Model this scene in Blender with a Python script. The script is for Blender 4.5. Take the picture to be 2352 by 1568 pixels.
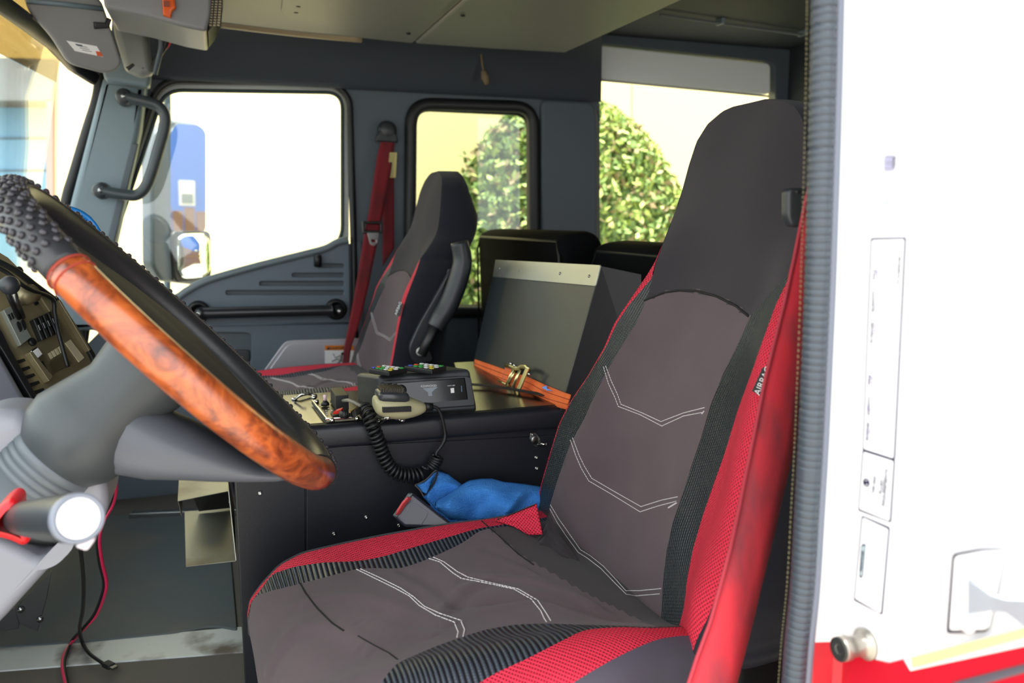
import bpy, bmesh, math, random
import numpy as np
from mathutils import Vector as V, Matrix
from mathutils.bvhtree import BVHTree
from math import sin, cos, pi, radians, sqrt
random.seed(7)
for o in list(bpy.data.objects): bpy.data.objects.remove(o)
C = bpy.context.scene.collection
scn = bpy.context.scene
# ------------------------------------------------------------------ camera
FP = 1900.0
YAW = radians(19.3); PIT = radians(8.3)
CAM = V((0, 0, .9))
cf = V((sin(YAW)*cos(PIT), cos(YAW)*cos(PIT), -sin(PIT)))
cr = V((cos(YAW), -sin(YAW), 0)); cu = cr.cross(cf)
cd = bpy.data.cameras.new('camera'); cam = bpy.data.objects.new('camera', cd); C.objects.link(cam)
cam.matrix_world = Matrix(((cr.x, cu.x, -cf.x, CAM.x), (cr.y, cu.y, -cf.y, CAM.y), (cr.z, cu.z, -cf.z, CAM.z), (0, 0, 0, 1)))
cd.sensor_width = 36; cd.lens = 36*FP/2352; cd.clip_start = .02; cd.clip_end = 200
cd.dof.use_dof = True; cd.dof.focus_distance = 1.35; cd.dof.aperture_fstop = 4.5
scn.camera = cam
# ------------------------------------------------------------------ world, sun, exposure
w = bpy.data.worlds.new('sky'); scn.world = w; w.use_nodes = True
bg = w.node_tree.nodes['Background']; bg.inputs[0].default_value = (.93, .97, 1, 1); bg.inputs[1].default_value = 1.0
sd = bpy.data.lights.new('sun', 'SUN'); sd.energy = 6; sd.angle = radians(9); sd.color = (1, .95, .86)
so = bpy.data.objects.new('sun', sd); C.objects.link(so)
so.rotation_euler = V((.08, -.22, 1)).to_track_quat('Z', 'Y').to_euler()
scn.view_settings.view_transform = 'Standard'; scn.view_settings.look = 'None'
scn.view_settings.exposure = 1.75; scn.view_settings.gamma = 1; scn.view_settings.use_curve_mapping = False
# ------------------------------------------------------------------ helpers
def D(x, y): return cf*FP + cr*(x-1176) + cu*(784-y)
def on(ax, v, x, y):
    d = D(x, y); return CAM + d*((v-CAM[ax])/d[ax])
def pr(p):
    q = p-CAM; z = q.dot(cf); return (1176+FP*q.dot(cr)/z, 784-FP*q.dot(cu)/z)
def m2(p, n): return (p-CAM).dot(cf)*n/FP          # n pixels as metres at point p
class Pl:
    """a plane with origin o, in-plane axes ex, ey and outward normal n"""
    def __init__(s, o, n, ex=None):
        s.o = V(o); s.n = V(n).normalized()
        up = V((0, 0, 1)) if abs(s.n.z) < .9 else V((0, 1, 0))
        s.ex = (up.cross(s.n)).normalized() if ex is None else (V(ex)-s.n*V(ex).dot(s.n)).normalized()
        s.ey = s.n.cross(s.ex)
    def h(s, x, y, off=0):
        d = D(x, y); o = s.o+s.n*off; return CAM + d*((o-CAM).dot(s.n)/d.dot(s.n))
    def p2(s, x, y):
        q = s.h(x, y)-s.o; return (q.dot(s.ex), q.dot(s.ey))
    def w(s, a, b, off=0): return s.o+s.ex*a+s.ey*b+s.n*off
PY = lambda y: Pl((0, y, .9), (0, -1, 0), (1, 0, 0))
PX = lambda x: Pl((x, 1.5, .9), (-1, 0, 0), (0, -1, 0))
PZ = lambda z, s=1: Pl((0, 1.5, z), (0, 0, s), (1, 0, 0))
def lin(c):
    c = c/255; return c/12.92 if c <= .04045 else ((c+.055)/1.055)**2.4
def rgb(r, g, b): return (lin(r), lin(g), lin(b), 1)
MT = {}
def mat(name, col, r=.5, m=0., bump=None, var=None, spec=.5, nodes=None):
    """bump=(scale,strength) noise relief; var=(colour,scale,lo,hi) second colour in noise patches"""
    if name in MT: return MT[name]
    t = bpy.data.materials.new(name); t.use_nodes = True; nt = t.node_tree; b = nt.nodes['Principled BSDF']
    b.inputs['Base Color'].default_value = rgb(*col); b.inputs['Roughness'].default_value = r
    b.inputs['Metallic'].default_value = m; b.inputs['Specular IOR Level'].default_value = spec
    tc = nt.nodes.new('ShaderNodeTexCoord')
    if var:
        n = nt.nodes.new('ShaderNodeTexNoise'); n.inputs['Scale'].default_value = var[1]; n.inputs['Detail'].default_value = 6
        nt.links.new(tc.outputs['Object'], n.inputs['Vector'])
        rp = nt.nodes.new('ShaderNodeValToRGB'); rp.color_ramp.elements[0].position = var[2]; rp.color_ramp.elements[1].position = var[3]
        rp.color_ramp.elements[0].color = rgb(*col); rp.color_ramp.elements[1].color = rgb(*var[0])
        nt.links.new(n.outputs['Fac'], rp.inputs['Fac']); nt.links.new(rp.outputs['Color'], b.inputs['Base Color'])
    if bump:
        n = nt.nodes.new('ShaderNodeTexNoise'); n.inputs['Scale'].default_value = bump[0]; n.inputs['Detail'].default_value = 3
        nt.links.new(tc.outputs['Object'], n.inputs['Vector'])
        bp = nt.nodes.new('ShaderNodeBump'); bp.inputs['Strength'].default_value = bump[1]; bp.inputs['Distance'].default_value = bump[2] if len(bump) > 2 else .0006
        nt.links.new(n.outputs['Fac'], bp.inputs['Height']); nt.links.new(bp.outputs['Normal'], b.inputs['Normal'])
    if nodes: nodes(nt, b, tc)
    MT[name] = t; return t
def math_node(nt, op, a, b=None):
    n = nt.nodes.new('ShaderNodeMath'); n.operation = op
    for i, v in enumerate((a, b)):
        if v is None: continue
        if isinstance(v, (int, float)): n.inputs[i].default_value = v
        else: nt.links.new(v, n.inputs[i])
    return n.outputs[0]
WL = {}
def par(o, p):
    if p is not None:
        o.parent = p; o.matrix_parent_inverse = Matrix.Translation(-WL.get(p.name, V((0, 0, 0))))
def info(o, label=None, cat=None, group=None, kind=None):
    for k, v in (('label', label), ('category', cat), ('group', group), ('kind', kind)):
        if v: o[k] = v
    return o
def thing(name, label, cat, loc, group=None, kind=None):
    o = bpy.data.objects.new(name, None); C.objects.link(o); o.location = V(loc); o.empty_display_size = .05
    WL[o.name] = V(loc); return info(o, label, cat, group, kind)
def mk(name, vs, fs, m, parent=None, smooth=False, bev=0, seg=2, solid=0, sub=0, uv=None):
    me = bpy.data.meshes.new(name); me.from_pydata([tuple(v) for v in vs], [], fs); me.update()
    if uv:
        l = me.uv_layers.new(name='uv')
        for i, lp in enumerate(me.loops): l.data[i].uv = uv[lp.vertex_index]
    if smooth: me.polygons.foreach_set('use_smooth', [True]*len(me.polygons))
    o = bpy.data.objects.new(name, me); C.objects.link(o); me.materials.append(m); par(o, parent)
    if solid:
        q = o.modifiers.new('solid', 'SOLIDIFY'); q.thickness = abs(solid); q.offset = -1 if solid > 0 else 1
    if bev:
        q = o.modifiers.new('bevel', 'BEVEL'); q.width = bev; q.segments = seg; q.limit_method = 'ANGLE'; q.angle_limit = radians(40)
        me.polygons.foreach_set('use_smooth', [True]*len(me.polygons))
        q = o.modifiers.new('wn', 'WEIGHTED_NORMAL'); q.keep_sharp = True
    if sub:
        q = o.modifiers.new('sub', 'SUBSURF'); q.levels = sub; q.render_levels = sub
    return o
class G:
    """collects shapes into one mesh"""
    def __init__(s): s.v = []; s.f = []
    def add(s, vs, fs):
        k = len(s.v); s.v += [V(v) for v in vs]; s.f += [tuple(i+k for i in f) for f in fs]; return s
    def box(s, a, b):
        (x0, y0, z0), (x1, y1, z1) = a, b
        x0, x1 = sorted((x0, x1)); y0, y1 = sorted((y0, y1)); z0, z1 = sorted((z0, z1))
        return s.add([(x0, y0, z0), (x1, y0, z0), (x1, y1, z0), (x0, y1, z0), (x0, y0, z1), (x1, y0, z1), (x1, y1, z1), (x0, y1, z1)],
                     [(0, 3, 2, 1), (4, 5, 6, 7), (0, 1, 5, 4), (1, 2, 6, 5), (2, 3, 7, 6), (3, 0, 4, 7)])
    def obox(s, c, ex, ey, ez, a, b, d):
        """box centred c with unit axes and full sizes a,b,d"""
        c, ex, ey, ez = V(c), V(ex)*a/2, V(ey)*b/2, V(ez)*d/2
        return s.add([c-ex-ey-ez, c+ex-ey-ez, c+ex+ey-ez, c-ex+ey-ez, c-ex-ey+ez, c+ex-ey+ez, c+ex+ey+ez, c-ex+ey+ez],
                     [(0, 3, 2, 1), (4, 5, 6, 7), (0, 1, 5, 4), (1, 2, 6, 5), (2, 3, 7, 6), (3, 0, 4, 7)])
    def rings(s, rs, cap=True, closed=False):
        n = len(rs[0]); m = len(rs); vs = [p for r in rs for p in r]; fs = []
        for i in range(m if closed else m-1):
            a, b = i*n, ((i+1) % m)*n
            for j in range(n): fs.append((a+j, a+(j+1) % n, b+(j+1) % n, b+j))
        if cap and not closed: fs += [tuple(range(n))[::-1], tuple((m-1)*n+j for j in range(n))]
        return s.add(vs, fs)
    def tube(s, pts, r, n=10, closed=False, flat=None):
        pts = [V(p) for p in pts]; m = len(pts); rs = []; prev = None
        for i, p in enumerate(pts):
            a = pts[(i-1) % m] if (closed or i > 0) else p; b = pts[(i+1) % m] if (closed or i < m-1) else p
            t = (b-a).normalized()
            if prev is None:
                up = V((0, 0, 1)) if abs(t.z) < .9 else V((1, 0, 0)); e = t.cross(up).normalized()
            else: e = (prev-t*prev.dot(t)).normalized()
            prev = e; g = t.cross(e); rr = r(i/(m-1)) if callable(r) else r
            rs.append([p+e*cos(2*pi*k/n)*rr+g*sin(2*pi*k/n)*rr*(flat or 1) for k in range(n)])
        return s.rings(rs, True, closed)
    def lathe(s, o, ax, prof, n=24, cap=True):
        o = V(o); ax = V(ax).normalized(); up = V((0, 0, 1)) if abs(ax.z) < .9 else V((1, 0, 0)); e = ax.cross(up).normalized(); g = ax.cross(e)
        return s.rings([[o+ax*h+(e*cos(2*pi*k/n)+g*sin(2*pi*k/n))*max(r, 1e-5) for k in range(n)] for r, h in prof], cap)
    def mk(s, name, m, parent=None, **k): return mk(name, s.v, s.f, m, parent, **k)
def rnd(p, r, n=5):
    """round the corners of a 2D polygon; r number or list"""
    out = []; m = len(p)
    for i in range(m):
        rr = r[i] if isinstance(r, (list, tuple)) else r
        a, b, c = V(p[i-1]).to_2d() if False else V((*p[i-1], 0)), V((*p[i], 0)), V((*p[(i+1) % m], 0))
        u = (a-b); v = (c-b); k = min(rr, u.length*.48, v.length*.48)
        if k < 1e-6: out.append((b.x, b.y)); continue
        s, e = b+u.normalized()*k, b+v.normalized()*k
        for j in range(n+1):
            t = j/n; q = s*(1-t)**2+b*2*t*(1-t)+e*t*t; out.append((q.x, q.y))
    return out
def cr_(pts, n=8):
    """Catmull-Rom through points of any dimension (tuples)"""
    P = [V(tuple(p)+(0,)*(3-len(p))) for p in pts]; out = []
    for i in range(len(P)-1):
        p0, p1, p2, p3 = P[max(i-1, 0)], P[i], P[i+1], P[min(i+2, len(P)-1)]
        for j in range(n):
            t = j/n; out.append(.5*((2*p1)+(p2-p0)*t+(2*p0-5*p1+4*p2-p3)*t*t+(3*p1-p0-3*p2+p3)*t**3))
    out.append(P[-1]); return out
def curve_mesh(cu, M):
    ob = bpy.data.objects.new('tmp', cu); C.objects.link(ob)
    bpy.context.view_layer.update()
    me = bpy.data.meshes.new_from_object(ob.evaluated_get(bpy.context.evaluated_depsgraph_get()))
    me.transform(M); bpy.data.objects.remove(ob); return me
def frame(pl, off=0):
    o = pl.o+pl.n*off
    return Matrix(((pl.ex.x, pl.ey.x, pl.n.x, o.x), (pl.ex.y, pl.ey.y, pl.n.y, o.y), (pl.ex.z, pl.ey.z, pl.n.z, o.z), (0, 0, 0, 1)))
def plate(name, pl, outer, m, parent=None, th=.01, holes=(), bev=.002, r=0, px=True, off=0, seg=2, hr=None):
    """slab with outline 'outer' (pixels on plane pl, or plane coords when px=False), front at off, th deep behind it"""
    cvt = (lambda q: [pl.p2(*a) for a in q]) if px else (lambda q: list(q))
    cu = bpy.data.curves.new(name, 'CURVE'); cu.dimensions = '2D'; cu.fill_mode = 'BOTH'
    ls = [rnd(cvt(outer), r)] if r else [cvt(outer)]
    for k, h in enumerate(holes): ls.append(rnd(cvt(h), (hr[k] if isinstance(hr, (list, tuple)) else (hr if hr is not None else r))) if (hr or r) else cvt(h))
    for L in ls:
        s = cu.splines.new('POLY'); s.points.add(len(L)-1); s.use_cyclic_u = True
        for i, (a, b) in enumerate(L): s.points[i].co = (a, b, 0, 1)
    bev = min(bev, th*.45)
    cu.extrude = th/2-bev; cu.bevel_depth = bev; cu.bevel_resolution = seg; cu.offset = -bev
    me = curve_mesh(cu, frame(pl, off-th/2))
    bm = bmesh.new(); bm.from_mesh(me); bmesh.ops.remove_doubles(bm, verts=bm.verts, dist=1e-5); bmesh.ops.recalc_face_normals(bm, faces=bm.faces); bm.to_mesh(me); bm.free()
    me.name = name; me.materials.clear(); me.materials.append(m)
    me.polygons.foreach_set('use_smooth', [True]*len(me.polygons)); me.set_sharp_from_angle(angle=radians(35))
    o = bpy.data.objects.new(name, me); C.objects.link(o); par(o, parent)
    q = o.modifiers.new('wn', 'WEIGHTED_NORMAL'); q.keep_sharp = True; q.weight = 100
    return o
def text(name, s, pl, at, size, m, parent=None, ang=0, th=.0004, off=.0005, al='CENTER', sx=1, px=True):
    cu = bpy.data.curves.new(name, 'FONT'); cu.body = s; cu.size = size; cu.extrude = th; cu.align_x = al; cu.align_y = 'CENTER'
    a, b = pl.p2(*at) if px else at
    me = curve_mesh(cu, frame(pl, off) @ Matrix.Translation((a, b, 0)) @ Matrix.Rotation(ang, 4, 'Z') @ Matrix.Diagonal((sx, 1, 1, 1)))
    me.name = name; me.materials.clear(); me.materials.append(m)
    o = bpy.data.objects.new(name, me); C.objects.link(o); par(o, parent); return o
def interp(P, x):
    if x <= P[0][0]: return P[0][1]
    for a, b in zip(P, P[1:]):
        if x <= b[0]: return a[1]+(b[1]-a[1])*(x-a[0])/max(b[0]-a[0], 1e-9)
    return P[-1][1]
def sgn_dist(p, poly):
    best = 1e18; sg = 1
    for a, b in zip(poly, poly[1:]):
        dx, dy = b[0]-a[0], b[1]-a[1]; t = max(0, min(1, ((p[0]-a[0])*dx+(p[1]-a[1])*dy)/(dx*dx+dy*dy+1e-9)))
        qx, qy = p[0]-a[0]-t*dx, p[1]-a[1]-t*dy; d = qx*qx+qy*qy
        if d < best: best = d; sg = 1 if dx*(p[1]-a[1])-dy*(p[0]-a[0]) > 0 else -1
    return sg*sqrt(best)
def inpoly(p, Q):
    c = False; n = len(Q)
    for i in range(n):
        a, b = Q[i-1], Q[i]
        if (a[1] > p[1]) != (b[1] > p[1]) and p[0] < (b[0]-a[0])*(p[1]-a[1])/(b[1]-a[1])+a[0]: c = not c
    return c
def bvh(objs):
    vs = []; fs = []
    for o in objs:
        k = len(vs); vs += [v.co.copy() for v in o.data.vertices]; fs += [tuple(i+k for i in p.vertices) for p in o.data.polygons]
    return BVHTree.FromPolygons(vs, fs)
def drape(bt, poly, off=.001, step=5):
    """lay a pixel polyline onto a surface"""
    out = []
    for a, b in zip(poly, poly[1:]):
        n = max(1, int(math.hypot(b[0]-a[0], b[1]-a[1])/step))
        for i in range(n):
            t = i/n; d = D(a[0]+(b[0]-a[0])*t, a[1]+(b[1]-a[1])*t).normalized(); h = bt.ray_cast(CAM, d, 6)
            if h[0]: out.append(h[0]-d*off)
    return out
def dashes(g, pts, r=.0007, on_=.0036, gap=.0012):
    """thread stitches along a polyline"""
    acc = 0; seg = [pts[0]]
    for a, b in zip(pts, pts[1:]):
        acc += (b-a).length; seg.append(b)
        if acc > on_:
            g.tube([seg[0], seg[-1]] if len(seg) < 3 else seg, r, 5); acc = 0; seg = [b+(b-a).normalized()*gap]
# ------------------------------------------------------------------ materials
M_black = mat('black_plastic', (42, 46, 50), .42, bump=(400, .25))
M_dgrey = mat('dark_grey_plastic', (72, 82, 90), .5, bump=(350, .3))
M_door = mat('grey_door_plastic', (88, 101, 112), .5, bump=(350, .3))
M_pillar = mat('grey_pillar_plastic', (106, 122, 130), .45, bump=(300, .2))
M_lgrey = mat('light_grey_plastic', (108, 113, 121), .42, bump=(350, .25))
M_mgrey = mat('mid_grey_plastic', (84, 88, 92), .48, bump=(350, .3))
M_head = mat('dark_headliner', (50, 57, 65), .7, bump=(300, .3))
M_ceil = mat('dark_ceiling_lining', (34, 41, 47), .7, bump=(300, .3))
M_over = mat('overhead_plastic', (116, 116, 110), .5, bump=(300, .2))
M_rub = mat('black_rubber', (18, 20, 22), .5)
M_seal = mat('ribbed_grey_rubber', (56, 64, 73), .38, bump=(500, .3))
M_steel = mat('brushed_steel', (150, 152, 152), .28, 1, bump=(200, .1))
M_chrome = mat('chrome', (210, 210, 205), .12, 1)
M_alu = mat('worn_aluminium', (196, 202, 202), .42, .3, bump=(60, .25), var=((96, 88, 78), 9, .5, .68))
M_white = mat('white_paint', (236, 236, 238), .22)
M_red = mat('red_paint', (196, 20, 40), .25)
M_cab = mat('black_cabinet_metal', (22, 24, 32), .42, bump=(500, .35))
M_top = mat('glossy_black_top', (30, 29, 27), .2, 0, bump=(30, .08), spec=.9)
M_wh = mat('white_print', (225, 225, 225), .6)
M_pr = mat('dark_print', (40, 32, 66), .8, spec=.1)
M_thread = mat('white_thread', (205, 200, 200), .8)
M_mat_ = mat('rubber_mat', (74, 84, 88), .6, bump=(260, .4), var=((92, 92, 86), 5, .5, .8))
M_kick = mat('rough_floor_rubber', (88, 84, 78), .75, bump=(120, .5), var=((86, 82, 76), 14, .5, .8))
def fabric(name, col, col2, sc):
    def nodes(nt, b, tc):
        n = nt.nodes.new('ShaderNodeTexNoise'); n.inputs['Scale'].default_value = sc; n.inputs['Detail'].default_value = 2
        n2 = nt.nodes.new('ShaderNodeTexNoise'); n2.inputs['Scale'].default_value = 6; n2.inputs['Detail'].default_value = 3
        for q in (n, n2): nt.links.new(tc.outputs['Object'], q.inputs['Vector'])
        mx = nt.nodes.new('ShaderNodeMix'); mx.data_type = 'RGBA'; mx.inputs['A'].default_value = rgb(*col); mx.inputs['B'].default_value = rgb(*col2)
        nt.links.new(math_node(nt, 'MULTIPLY', n2.outputs['Fac'], 1.0), mx.inputs['Factor']); nt.links.new(mx.outputs['Result'], b.inputs['Base Color'])
        bp = nt.nodes.new('ShaderNodeBump'); bp.inputs['Strength'].default_value = .5; bp.inputs['Distance'].default_value = .0012
        nt.links.new(n.outputs['Fac'], bp.inputs['Height']); nt.links.new(bp.outputs['Normal'], b.inputs['Normal'])
        b.inputs['Sheen Weight'].default_value = .12; b.inputs['Sheen Roughness'].default_value = .5
    return mat(name, col, .9, nodes=nodes, spec=.2)
M_fab = fabric('grey_seat_fabric', (73, 63, 67), (102, 88, 92), 1500)
M_hfab = fabric('charcoal_head_fabric', (43, 41, 46), (53, 49, 53), 1500)
M_apron = fabric('shaded_apron_fabric', (44, 41, 43), (56, 50, 53), 1500)  # darker cloth, its tone mostly shade put into the colour
M_side = fabric('navy_black_side_fabric', (28, 29, 38), (34, 35, 44), 1500)
def uvtex(name, kind):
    def nodes(nt, b, tc):
        sp = nt.nodes.new('ShaderNodeSeparateXYZ'); nt.links.new(tc.outputs['UV'], sp.inputs[0]); u, v = sp.outputs[0], sp.outputs[1]
        if kind == 'carbon2':    # ribs running across the strip
            a = math_node(nt, 'SINE', math_node(nt, 'MULTIPLY', v, 2*pi/.0078))
            c = math_node(nt, 'SINE', math_node(nt, 'MULTIPLY', u, 2*pi/.004))
            h = math_node(nt, 'MULTIPLY', math_node(nt, 'ADD', a, 1), math_node(nt, 'ADD', math_node(nt, 'MULTIPLY', c, .08), .92))
            c1, c2 = rgb(20, 23, 28), rgb(66, 74, 84); lo, hi = .3, 1.5; dist = .002
        elif kind == 'carbon':     # ribs along the strip with short dashes between them
            a = math_node(nt, 'SINE', math_node(nt, 'MULTIPLY', u, 2*pi/.0052))
            sh = math_node(nt, 'MULTIPLY', math_node(nt, 'FLOOR', math_node(nt, 'MULTIPLY', u, 1/.0052)), .5)
            c = math_node(nt, 'SINE', math_node(nt, 'MULTIPLY', math_node(nt, 'ADD', math_node(nt, 'MULTIPLY', v, 1/.0045), sh), 2*pi))
            h = math_node(nt, 'MULTIPLY', math_node(nt, 'ADD', a, 1), math_node(nt, 'ADD', math_node(nt, 'MULTIPLY', c, .25), .75))
            c1, c2 = rgb(18, 22, 24), rgb(54, 64, 68); lo, hi = .3, 1.3; dist = .0016
        else:                    # spacer mesh with rows of little holes
            a = math_node(nt, 'SINE', math_node(nt, 'MULTIPLY', math_node(nt, 'ADD', u, v), 2*pi/.0062))
            c = math_node(nt, 'SINE', math_node(nt, 'MULTIPLY', math_node(nt, 'SUBTRACT', u, v), 2*pi/.0062))
            h = math_node(nt, 'MULTIPLY', math_node(nt, 'ADD', a, 1), math_node(nt, 'ADD', c, 1))
            c1, c2 = rgb(218, 36, 66), rgb(120, 8, 32); lo, hi = 1.4, 3.2; dist = -.0012
        mr = nt.nodes.new('ShaderNodeMapRange'); mr.inputs['From Min'].default_value = lo; mr.inputs['From Max'].default_value = hi
        nt.links.new(h, mr.inputs['Value'])
        mx = nt.nodes.new('ShaderNodeMix'); mx.data_type = 'RGBA'; mx.inputs['A'].default_value = c1; mx.inputs['B'].default_value = c2
        nt.links.new(mr.outputs[0], mx.inputs['Factor']); nt.links.new(mx.outputs['Result'], b.inputs['Base Color'])
        bp = nt.nodes.new('ShaderNodeBump'); bp.inputs['Strength'].default_value = .6; bp.inputs['Distance'].default_value = dist
        nt.links.new(h, bp.inputs['Height']); nt.links.new(bp.outputs['Normal'], b.inputs['Normal'])
    return mat(name, (60, 60, 60), .36 if 'carbon' in kind else .75, nodes=nodes)
M_carb = uvtex('black_ribbed_vinyl', 'carbon')
M_mesh = uvtex('red_spacer_mesh', 'mesh')
M_carb2 = uvtex('coarse_ribbed_vinyl', 'carbon2')
def webbing(name, c1, c2, pitch):
    def nodes(nt, b, tc):
        wv = nt.nodes.new('ShaderNodeTexWave'); wv.inputs['Scale'].default_value = pitch; wv.bands_direction = 'Z'
        nt.links.new(tc.outputs['Object'], wv.inputs['Vector'])
        n = nt.nodes.new('ShaderNodeTexNoise'); n.inputs['Scale'].default_value = 13; n.inputs['Detail'].default_value = 5
        mp = nt.nodes.new('ShaderNodeMapping'); mp.inputs['Scale'].default_value = (2, 2, .6); nt.links.new(tc.outputs['Object'], mp.inputs[0]); nt.links.new(mp.outputs[0], n.inputs['Vector'])
        rp = nt.nodes.new('ShaderNodeValToRGB'); rp.color_ramp.elements[0].position = .42; rp.color_ramp.elements[1].position = .62
        rp.color_ramp.elements[0].color = rgb(*c1); rp.color_ramp.elements[1].color = rgb(*c2)
        nt.links.new(n.outputs['Fac'], rp.inputs['Fac']); nt.links.new(rp.outputs['Color'], b.inputs['Base Color'])
        bp = nt.nodes.new('ShaderNodeBump'); bp.inputs['Strength'].default_value = .5; bp.inputs['Distance'].default_value = .001
        nt.links.new(wv.outputs['Fac'], bp.inputs['Height']); nt.links.new(bp.outputs['Normal'], b.inputs['Normal'])
    return mat(name, c1, .8, nodes=nodes)
M_belt = webbing('red_belt_webbing', (170, 26, 42), (118, 34, 44), 160)
M_strap = webbing('orange_strap_webbing', (240, 116, 54), (228, 100, 44), 120)
def woodn(nt, b, tc):
    mp = nt.nodes.new('ShaderNodeMapping'); mp.inputs['Scale'].default_value = (10, 10, 10); nt.links.new(tc.outputs['Object'], mp.inputs[0])
    n = nt.nodes.new('ShaderNodeTexNoise'); n.inputs['Scale'].default_value = 1.6; n.inputs['Detail'].default_value = 9; n.inputs['Roughness'].default_value = .68; n.inputs['Distortion'].default_value = 2.2
    nt.links.new(mp.outputs[0], n.inputs['Vector'])
    rp = nt.nodes.new('ShaderNodeValToRGB'); e = rp.color_ramp.elements; e[0].position = .36; e[0].color = rgb(90, 40, 16); e[1].position = .6; e[1].color = rgb(184, 92, 38)
    k = e.new(.47); k.color = rgb(142, 64, 26)
    nt.links.new(n.outputs['Fac'], rp.inputs['Fac']); nt.links.new(rp.outputs['Color'], b.inputs['Base Color'])
    b.inputs['Coat Weight'].default_value = 1; b.inputs['Coat Roughness'].default_value = .26
M_wood = mat('burr_wood', (180, 80, 30), .3, nodes=woodn)
M_leather = mat('black_leather', (44, 44, 46), .42, bump=(160, .5))
def glass(name, tint, gloss=.06):
    t = bpy.data.materials.new(name); t.use_nodes = True; nt = t.node_tree; nt.nodes.remove(nt.nodes['Principled BSDF'])
    tr = nt.nodes.new('ShaderNodeBsdfTransparent'); tr.inputs[0].default_value = (*tint, 1)
    gl = nt.nodes.new('ShaderNodeBsdfGlossy'); gl.inputs['Roughness'].default_value = .02; gl.inputs['Color'].default_value = (1, 1, 1, 1)
    fr = nt.nodes.new('ShaderNodeLayerWeight'); fr.inputs[0].default_value = .5
    mx = nt.nodes.new('ShaderNodeMixShader'); nt.links.new(math_node(nt, 'ADD', math_node(nt, 'MULTIPLY', math_node(nt, 'POWER', fr.outputs['Facing'], 5), .9), .04), mx.inputs[0]); nt.links.new(tr.outputs[0], mx.inputs[1]); nt.links.new(gl.outputs[0], mx.inputs[2])
    nt.links.new(mx.outputs[0], nt.nodes['Material Output'].inputs[0]); return t
M_gl = glass('clear_glass', (.97, 1, .98)); M_shade = glass('shade_band_glass', (.50, .45, .33)); M_glt = glass('tinted_glass', (.66, .70, .66)); M_gln = glass('lightly_tinted_glass', (.9, .92, .86))
# ================================================================== SETTING
WY = 2.90
PW = PY(WY)
def st(o): return info(o, kind='structure')
# ground and cab floor
st(G().box((-40, -30, -1.25), (40, 40, -1.15)).mk('ground', mat('concrete_yard', (150, 146, 138), .8, bump=(40, .4), var=((120, 116, 108), 1.5, .4, .7))))
fl = st(G().box((-.75, .62, -.06), (2.2, WY, 0)).mk('floor', M_kick))
# rubber mat over the far footwell with its turned up front lip, and metal strips
zm = .006
pz = PZ(zm)
mat_o = [pz.h(-60, 1488), pz.h(545, 1442), pz.h(520, 1168), pz.h(-60, 1190)]
mt = plate('trim_1', pz, [(-70, 1489), (200, 1472), (400, 1452), (470, 1438), (500, 1438), (545, 1446), (522, 1172), (300, 1182), (-70, 1196)], M_mat_, th=.008, bev=.003, r=.01); st(mt)
st(plate('trim_2', PZ(.003), [(-70, 1494), (560, 1438), (562, 1496), (-70, 1545)], M_alu, th=.005, bev=.001))
st(plate('trim_3', PZ(.02), [(296, 1180), (560, 1168), (560, 1162), (305, 1172)], M_steel, th=.02, bev=.003))
# passenger side wall with openings
door_o = [(366, 184), (760, 190), (802, 222), (812, 560), (822, 1290), (120, 1290), (215, 640)]
w2 = [(958, 254), (1212, 265), (1214, 700), (955, 700)]
w3 = [(1378, 104), (1772, 148), (1780, 700), (1378, 700)]
wp = plate('wall_passenger', PW, [(262, -60), (2350, -60), (2300, 1240), (60, 1400), (130, 640), (190, 360), (250, 170)], M_dgrey, th=.05, holes=[door_o, [(944, 238), (1226, 246), (1228, 716), (940, 716)], [(1376, 98), (1780, 142), (1790, 716), (1376, 716)]], hr=[.07, .06, .035], bev=.004); st(wp)
# black seal round the door opening
def ploop(pl, pts, r, off=0, px=True):
    q = [pl.p2(*a) for a in pts] if px else pts
    return [pl.w(a, b, off) for a, b in rnd(q, r, 7)]
st(G().tube(ploop(PW, door_o, .07, .004), .012, 8, closed=True).mk('trim_4', M_rub, smooth=True))
# cove between wall and ceiling, ceiling, rear and front walls
x0, x1 = -.24, 1.335
prof = [(2.885, 1.335), (2.86, 1.35), (2.84, 1.40), (2.80, 1.46), (2.72, 1.52), (2.6, 1.56), (2.55, 1.60), (2.9, 1.64)]
st(G().rings([[V((x if x < 1 else .472*y, y, z)) for y, z in prof] for x in (x0, .62, .626, x1)]).mk('trim_5', M_head, bev=.002))
st(G().box((-.55, .47, 1.58), (2.3, 2.95, 1.66)).mk('ceiling', M_ceil))  # near edge overhangs the doorway, stretched out to keep sun off the seat
st(G().box((2.2, .62, 0), (2.26, 2.95, 1.6)).mk('wall_rear', M_ceil))
# ---- passenger front door
DP = PY(2.875)
door = st(thing('door_1', 'grey passenger door with a sloping sill and black pull bar', 'door', (0, 2.88, 0)))
sill = [(395, 692), (450, 652), (520, 632), (600, 610), (700, 586), (745, 572), (775, 558), (802, 548)]
slots = [[(727, 606), (790, 606), (790, 614), (727, 614)], [(671, 627), (790, 627), (790, 636), (671, 636)], [(596, 646), (790, 646), (790, 656), (596, 656)], [(519, 667), (790, 667), (790, 677), (519, 677)]]
pocket = [(440, 762), (577, 764), (577, 836), (440, 836)]
panel_o = [(395, 694), (430, 672), (460, 652), (520, 632), (600, 610), (700, 586), (750, 574), (778, 560), (802, 552), (812, 1268), (130, 1290), (130, 860), (250, 740)]
plate('door_panel', DP, panel_o, M_door, door, th=.012, holes=slots+[pocket], hr=[.008]*4+[.02], bev=.003)
plate('door_shell', PY(2.893), [(395, 697), (460, 655), (600, 613), (750, 577), (830, 552), (846, 1290), (110, 1300), (110, 860)], M_dgrey, door, th=.03)
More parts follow.
